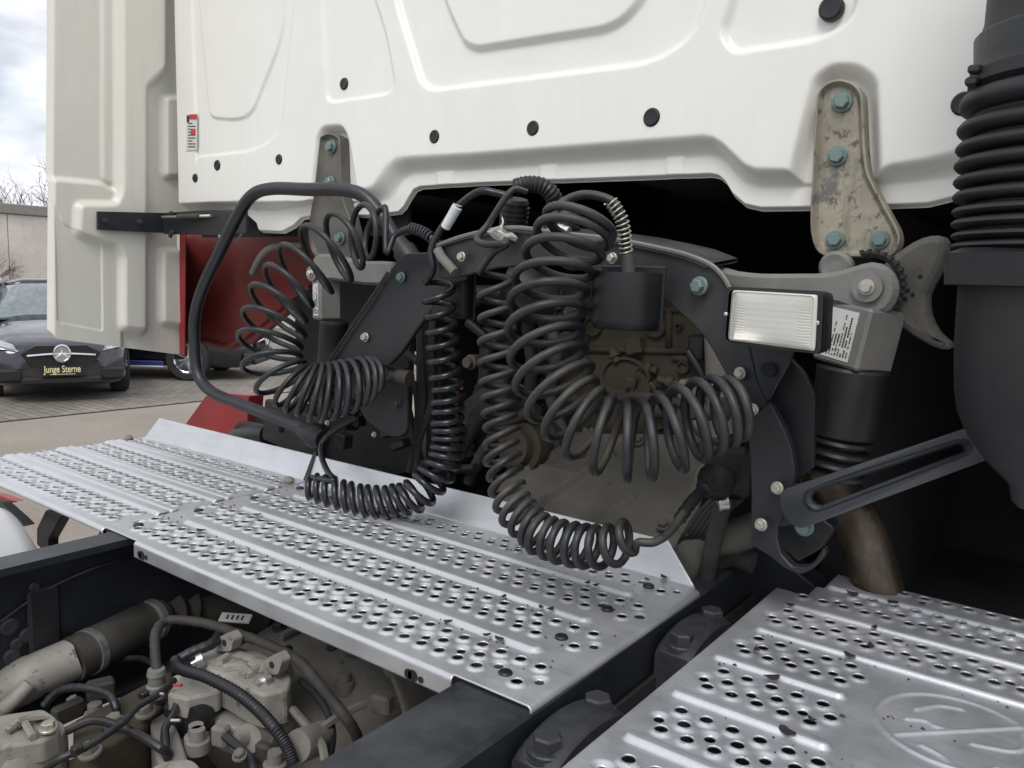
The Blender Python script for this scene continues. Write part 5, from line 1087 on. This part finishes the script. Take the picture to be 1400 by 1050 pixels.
# spring clamps with bolts outside the right rail
for k, (y_, nm) in enumerate(((.690, 'front'), (1.007, 'rear'))):
    t = empty('spring_clamp', (-.42, y_, 1.03), ('dark clamp with two large hex bolts between the plates, nearer the picture bottom', 'dark clamp with two hex bolts between the plates, farther back by the bridge foot')[k], 'clamp', 'clamps between the walkway plates')
    m = MB(); P = []
    for i in range(15):
        a = i/14; yy = y_-.075+.15*a; zz = 1.112+.020*math.sin(math.pi*a)**.6; P.append([Vector((-.446, yy, zz-.05)), Vector((-.446, yy, zz)), Vector((-.440, yy, zz+.004)), Vector((-.401, yy, zz+.004)), Vector((-.395, yy, zz)), Vector((-.395, yy, zz-.05))])
    m.grid(P, closed_v=True); m.add(P[0], [(0, 1, 2, 3, 4, 5)], False); m.add(P[-1], [(5, 4, 3, 2, 1, 0)], False); m.build('saddle', M['bolt_dark'], t)
    for dy_ in (-.05, .05):
        m = MB(); m.lathe((-.42, y_+dy_, .95), (-.42, y_+dy_, 1.120), [(0, .018), (.75, .019), (.8, .0235), (1, .0235)], 20); m.build('stud', M['bolt_dark'], t)
        bolt((-.42, y_+dy_, 1.120), .0215, (0, 0, 1), 'bolt_dark', t)
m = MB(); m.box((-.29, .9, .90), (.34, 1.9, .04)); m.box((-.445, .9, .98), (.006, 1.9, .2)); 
m.build('gap_shade_sheets', M['deep_black'], ch)  # black sheets added over ground and rail side as shade in the gap
# front right wheel and dark wheel well
wh = empty('front_wheel', (.35, 2.4, .5), 'barely visible dark tyre in the deep shade below the intake bowl', 'wheel')
m = MB(); m.lathe((.2, 2.2, .55), (.52, 2.2, .55), [(0, .3), (0, .46), (.06, .5), (.12, .515), (.88, .515), (.94, .5), (1, .46), (1, .3)], 48); m.build('tyre', M['tyre'], wh)
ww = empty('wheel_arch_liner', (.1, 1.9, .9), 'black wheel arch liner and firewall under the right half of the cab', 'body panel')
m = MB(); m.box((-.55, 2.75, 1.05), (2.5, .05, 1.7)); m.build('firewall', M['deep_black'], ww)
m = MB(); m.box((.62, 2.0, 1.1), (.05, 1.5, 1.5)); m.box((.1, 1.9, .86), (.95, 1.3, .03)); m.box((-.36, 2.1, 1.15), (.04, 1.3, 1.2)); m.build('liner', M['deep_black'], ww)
plate([(402, 400), (470, 380), (575, 395), (560, 470), (556, 560), (575, 640), (410, 640), (424, 560), (404, 490)], 'y', 1.45, .02, name='inner_panel', mat=M['deep_black'], parent=ww)  # black board added as the shade behind the widest coil
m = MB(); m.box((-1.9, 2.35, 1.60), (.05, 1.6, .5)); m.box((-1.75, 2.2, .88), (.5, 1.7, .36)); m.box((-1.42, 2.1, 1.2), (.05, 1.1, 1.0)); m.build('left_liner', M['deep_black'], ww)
# ---------------------------------------------------------------- silver tank at lower left
at = empty('air_tank', (-1.95, .45, .7), 'silver cylindrical tank below the left walkway plate', 'tank')
q = W(20, 725, 'y', .62); zc_ = W(20, 692, 'y', .62).z-.19
m = MB(); prof = [(0, .001)]+[(.02*math.sin(a), .2*math.cos(a)) for a in []]
cx_ = q.x-.02; m.lathe((cx_, -.9, zc_), (cx_, .66, zc_), [(0, .01), (.01, .12), (.03, .18), (.05, .2), (.95, .2), (.97, .18), (.99, .12), (1, .01)], 48); m.build('shell', M['tank_silver'], at)
m = MB(); m.lathe((cx_, .50, zc_), (cx_, .505, zc_), [(0, .203), (1, .203)], 48); m.build('weld_seam', M['tank_silver'], at)
plate(rnd([(62, 697), (84, 706), (66, 738), (66, 760), (50, 745), (50, 722)], 2, 2), 'y', .7, .02, name='strap', mat=M['black_steel'], parent=at)
plate(rnd([(-20, 684), (0, 688), (26, 711), (34, 720), (20, 716), (-20, 690)], 2, 2), 'y', .66, .02, name='strap', mat=M['black_steel'], parent=at)
plate(rnd([(-30, 674), (0, 677), (24, 686), (0, 690), (-30, 688)], 1, 2), 'y', .9, .02, name='red_marker', mat=M['red_paint'], parent=at)
# ---------------------------------------------------------------- gearbox top, pipe and harness at lower left
gb = empty('gearbox', (-1.0, .7, .7), 'dusty cast aluminium gearbox between the rails at the lower left', 'gearbox')
def Z(px_, py_, z): return W(px_, py_, 'z', z)
def lumpy(name, cpx, rx, ry, rz, z, mt, parent, amp=.12, seed=0, rot=0, flat=.0):
    c_ = Z(*cpx, z); P = []; rr_ = random.Random(seed); ph = [rr_.uniform(0, 6) for _ in range(6)]
    for i in range(25):
        th = math.pi*i/24; row = []
        for j in range(40):
            a = 2*math.pi*j/40; k = 1+amp*(math.sin(3*a+ph[0])*math.sin(2*th+ph[1])+.6*math.sin(5*a+ph[2])*math.sin(4*th+ph[3]))*math.sin(th)
            sx = abs(math.cos(a))**.7*(1 if math.cos(a) > 0 else -1); sy = abs(math.sin(a))**.7*(1 if math.sin(a) > 0 else -1)
            v = Vector((rx*sx*math.sin(th)**.7*k, ry*sy*math.sin(th)**.7*k, rz*math.cos(th)*k)); v.rotate(Matrix.Rotation(rot, 3, 'Z')); row.append(c_+v)
        P.append(row)
    m = MB(); m.grid(P, closed_v=True); return m.build(name, M[mt], parent)
lumpy('main_case', (470, 960), .22, .20, .14, .84, 'cast_tan', gb, .05, 2, .3)
lumpy('bell_case', (600, 900), .20, .16, .16, .80, 'cast_tan', gb, .04, 5, .2)
m = MB(); m.box((-1.15, .55, .70), (.40, .9, .16), bev=.03); m.build('base_case', M['engine_brown'], gb)
# ribs and flange seams of the case
m = MB()
for P_ in ([(400, 970), (425, 1000), (440, 1020), (445, 1045)], [(440, 995), (470, 975), (500, 962)], [(470, 890), (520, 900), (548, 950), (560, 1000)], [(385, 870), (440, 850), (500, 880), (535, 925)]):
    m.tube(cr([Z(a, b, .985) for a, b in P_], 6), .006, 6)
m.build('seams', M['cast_tan'], gb)
for a, b in ((455, 890), (382, 858)): bolt(Z(a, b, .97), .013, (.1, -.3, 1), 'bolt_dark', gb)
m = MB(); a, b = Z(405, 1022, .99), Z(440, 1008, .96); m.lathe(a, b, [(0, .012), (.0, .02), (.1, .022), (1, .022)], 20); m.build('port', M['cast_tan'], gb)
# shift valve housing
sh = empty('shift_valve', Z(330, 920, .97), 'light grey cast valve housing with two lugs and bolts on top of the gearbox', 'valve housing')
zv = 1.02
def vplate(poly, z, th, mt='cast_alu', name='body', bev=.004, par=None, r=4): return plate(rnd(poly, r, 3), 'z', z, th, rings=[(0, -th), (0, -bev), (bev*.4, -bev*.3), (bev, 0)], name=name, mat=M[mt], parent=par or sh)
vplate([(270, 892), (300, 875), (330, 885), (355, 888), (385, 905), (400, 925), (395, 942), (360, 950), (335, 940), (310, 925), (285, 915)], zv, .05, r=7)
vplate([(245, 925), (275, 905), (310, 925), (300, 945), (255, 955), (228, 948)], zv-.02, .03, name='foot', r=4)
vplate([(285, 955), (330, 950), (395, 960), (370, 985), (330, 1000), (290, 985)], zv-.06, .04, name='lower_body', r=4)
for P_ in ([(298, 888), (304, 870), (318, 862), (326, 872), (322, 888)], [(362, 918), (368, 900), (384, 890), (392, 902), (386, 920)]):
    c0 = Z(P_[0][0], P_[0][1], zv); pp = PPM(P_[0][0], P_[0][1], 'y', c0.y)
    pts = [W(a, b, 'y', c0.y) for a, b in rnd(P_, 4, 3)]; m = MB(); m.rings([[p+Vector((0, .008, 0)) for p in pts], [p-Vector((0, .008, 0)) for p in pts]]); l_ = m.build('lug', M['cast_alu'], sh)
    q = sum(pts, Vector())/len(pts); m = MB(); m.lathe(q+Vector((0, .0, 0)), q-Vector((0, .0095, 0)), [(0, .005), (1, .005)], 10); m.build('lug_hole', M['deep_black'], l_)
m = MB(); m.lathe(Z(278, 900, zv+.01), Z(262, 908, zv+.004), [(0, .011), (.5, .011), (.5, .006), (1, .005)], 14); m.build('stud', M['steel_bright'], sh)
m = MB(); m.lathe(Z(365, 930, zv), Z(348, 938, zv), [(0, .014), (.5, .014), (.5, .008), (1, .007)], 14); m.build('stud', M['steel_bright'], sh)
m = MB()
for P_ in ([(300, 905), (320, 895), (350, 905), (375, 915)], [(305, 915), (330, 912), (345, 925)], [(330, 925), (352, 915), (365, 905)]): m.tube(cr([Z(a, b, zv+.002) for a, b in P_], 6), .007, 7)
m.lathe(Z(340, 915, zv-.01), Z(392, 930, zv-.012), [(0, .012), (.1, .02), (.9, .024), (1, .018)], 20); m.build('casting_ribs', M['cast_alu'], sh)
m = MB(); m.lathe(Z(340, 1010, .95), Z(385, 985, .93), [(0, .02), (.2, .022), (.25, .026), (.5, .026), (.5, .02), (1, .02)], 18); m.lathe(Z(318, 1013, .955), Z(334, 1006, .95), [(0, .012), (1, .014)], 14); m.build('lower_cylinder', M['cast_alu'], sh)
m = MB(); m.box(Z(262, 982, .955), (.055, .045, .05), Matrix.Rotation(.5, 3, 'Z'), bev=.010); m.box(Z(243, 968, .972), (.035, .028, .026), Matrix.Rotation(.9, 3, 'Z'), bev=.007); m.lathe(Z(262, 985, .97), Z(285, 978, .965), [(0, .018), (.6, .02), (1, .015)], 14); m.build('solenoid', M['dark_plastic'], sh)
m = MB(); m.box(Z(322, 845, 1.0), (.055, .018, .003), Matrix.Rotation(.55, 3, 'Z') @ Matrix.Rotation(.5, 3, 'X')); tg = m.build('paper_tag', M['label_white'], sh)
m = MB(); q = Z(322, 845, 1.0); Rt = Matrix.Rotation(.55, 3, 'Z') @ Matrix.Rotation(.5, 3, 'X')
for k in range(4): m.box(q+Rt@Vector((-.014+k*.009, 0, .0018)), (.0035, .009, .0006), Rt)
m.build('tag_print', M['label_ink'], tg)
# white cover at the corner
cv = empty('filter_cover', Z(30, 1000, .95), 'pale cast cover with one hex bolt in the lower left corner', 'cover')
vplate([(-30, 985), (10, 975), (60, 968), (78, 980), (84, 998), (60, 1012), (20, 1018), (-30, 1030)], .985, .03, name='cap', par=cv, r=6)
m = MB(); m.lathe(Z(28, 1010, .965), Z(28, 1010, .965)+Vector((0, 0, -.14)), [(0, .052), (.1, .056), (1, .056)], 30); m.build('body', M['cast_alu'], cv)
bolt(Z(66, 998, .99), .0115, (0, 0, 1), 'bolt_zinc', cv)
m = MB(); m.tube(cr([Z(10, 1000, .99), Z(30, 985, .995), Z(60, 980, .99)], 5), .005, 6); m.tube(cr([Z(32, 985, .992), Z(45, 1008, .99)], 4), .005, 6); m.build('cap_rib', M['cast_alu'], cv)
# charge pipe with clamps
cp = empty('charge_pipe', Z(110, 900, .95), 'thick alloy pipe joined to a black hose by bright band clamps at the lower left', 'pipe')
def ZP(*l): return cr([Z(a, b, c_) for a, b, c_ in l], 8)
m = MB(); m.tube(ZP((-60, 975, .90), (0, 948, .92), (50, 922, .95), (105, 898, .965)), [.036]*8+[.036]*8+[.034]*9, 26); m.build('alloy_elbow', M['cast_alu'], cp)
m = MB(); m.tube(ZP((-30, 990, .90), (10, 965, .93), (40, 935, .955)), .012, 10); m.build('elbow_rib', M['cast_alu'], cp)
m = MB(); m.tube(ZP((98, 902, .965), (150, 876, .97), (200, 850, .965), (214, 845, .962)), .0365, 28); m.build('rubber_hose', M['hose_dark'], cp)
for a, b in (((118, 893), (127, 888.5)), ((203, 850), (211, 846))): m = MB(); m.lathe(Z(*a, .967), Z(*b, .967), [(0, .037), (.02, .0385), (.98, .0385), (1, .037)], 30); m.build('band_clamp', M['steel_bright'], cp)
pts = ZP((212, 846, .962), (240, 834, .96), (275, 830, .95), (320, 838, .93), (360, 850, .9)); m = MB(); m.tube(pts, [.033+.005*math.sin(i*1.1) if i < 14 else .03 for i in range(len(pts))], 26); m.build('convoluted_hose', M['hose_dark'], cp)
# wiring
wr = empty('wiring_harness', Z(215, 930, 1.0), 'black wiring looms with corrugated sleeves crossing the gearbox', 'wiring')
def loom(l, r, mt='cable_rubber', ribbed=0, name='loom'):
    pts = cr([Z(a, b, c_) for a, b, c_ in l], 10 if not ribbed else 16); m = MB(); m.tube(pts, [r*(1+(.14 if i % 2 else 0)) if ribbed else r*(1+.05*math.sin(i*1.7)) for i in range(len(pts))], 10); return m.build(name, M[mt], wr)
loom([(216, 925, 1.0), (212, 890, 1.03), (214, 862, 1.045), (232, 848, 1.05), (280, 852, 1.05), (330, 868, 1.05), (375, 885, 1.05), (410, 905, 1.05), (440, 940, 1.04), (468, 975, 1.03), (486, 1002, .99), (494, 1030, .9), (492, 1050, .8)], .0075, 'hose_dark')
loom([(240, 905, 1.03), (262, 892, 1.04), (290, 880, 1.045), (300, 868, 1.04)], .008)
loom([(240, 903, 1.035), (248, 915, 1.04), (280, 925, 1.045), (320, 945, 1.04), (350, 968, 1.03), (375, 995, 1.02), (392, 1020, 1.0), (402, 1045, .98)], .0075, 'dark_plastic', ribbed=1, name='corrugated_sleeve')
loom([(40, 1075, .93), (75, 1042, .99), (120, 1020, 1.0), (165, 990, 1.0), (190, 965, 1.0), (215, 950, 1.0), (238, 930, 1.0)], .005)
loom([(60, 965, .95), (80, 945, .97), (110, 940, .98), (145, 948, .98), (158, 965, .97), (160, 985, .95)], .006)
for nm, a, b, c_, rr in (('connector', 214, 925, 1.0, .013),):
    q = Z(a, b, c_); m = MB(); m.lathe(q+Vector((0, 0, -.03)), q+Vector((0, 0, .012)), [(0, .015), (.4, .015), (.45, .012), (.8, .012), (.8, .014), (1, .012)], 18); m.build('connector', M['cast_grey'], wr)
for a, b, mt_ in ((237, 937, 'red_cap'), (212, 949, 'steel_bright'), (234, 985, 'bolt_zinc')):
    q = Z(a, b, 1.0); m = MB(); m.lathe(q, q+Vector((.012, .006, .002)), [(0, .0022), (1, .0022)], 10); m.build('cable_marker', M[mt_], wr)
for a, b in ((197, 950), (105, 1025), (394, 888)): m = MB(); m.box(Z(a, b, 1.005), (.012, .012, .012), bev=.002); m.build('cable_tie', M['dark_plastic'], wr)
for a, b, z in ((200, 975, .97), (157, 990, .96), (124, 1030, .96)): bolt(Z(a, b, z), .015, (0, -.2, 1), 'cast_tan', gb)
vplate([(100, 985), (150, 960), (215, 925), (235, 915), (240, 945), (200, 990), (130, 1030), (100, 1030)], .955, .1, mt='engine_brown', name='side_case', par=gb)
vplate([(205, 985), (230, 970), (245, 1000), (258, 1040), (235, 1050), (215, 1040)], .955, .08, mt='cast_tan', name='web', par=gb)
m = MB(); q = Z(235, 1055, .99); m.lathe(q+Vector((0, 0, -.06)), q+Vector((0, 0, .0)), [(0, .036), (.8, .036), (.95, .03), (1, .015)], 26); m.build('round_boss', M['cast_alu'], gb)

# smaller castings, bolts and pipes between the rails
gs = empty('gearbox_fittings', Z(200, 990, .9), 'small bolts, unions and pipes crowding the top of the dusty gearbox', 'gearbox parts')
rg = random.Random(9)
for k in range(20):
    a, b = rg.uniform(90, 560), rg.uniform(900, 1045)
    if b < 860+abs(a-300)*.2 or (225 < a < 405 and b < 1000): continue
    z = .93 if a < 250 else .965; q = Z(a, b, z)
    if k % 3 == 0: bolt(q, rg.uniform(.007, .012), (rg.uniform(-.3, .3), -.3, 1), 'bolt_dark' if k % 2 else 'cast_tan', gs)
    elif k % 3 == 1: m = MB(); m.lathe(q-Vector((0, 0, .02)), q+Vector((0, 0, .012)), [(0, .016), (.5, .016), (.55, .011), (1, .010)], 16); m.build('union', M['cast_tan'], gs)
    else: m = MB(); m.box(q, (rg.uniform(.02, .05), rg.uniform(.015, .03), .03), Matrix.Rotation(rg.uniform(0, 3), 3, 'Z'), bev=.004); m.build('boss', M['cast_tan' if k % 2 else 'hose_dark'], gs)
for l, r in (([(90, 1000, .97), (130, 985, .98), (180, 1000, .98), (230, 1030, .96)], .006), ([(410, 930, 1.0), (440, 960, .99), (455, 1000, .97), (450, 1045, .95)], .005), ([(300, 1000, .97), (340, 1035, .96), (350, 1060, .95)], .006), ([(150, 905, .93), (190, 900, .95), (220, 915, .96)], .005), ([(245, 950, .99), (238, 975, .98), (225, 1000, .97), (230, 1040, .95)], .0055)):
    l = l+[(l[-1][0]+6, l[-1][1]+8, l[-1][2]-.15)]; m = MB(); m.tube(cr([Z(*q) for q in l], 7), r, 9); m.build('thin_pipe', M['cable_rubber'], gs)
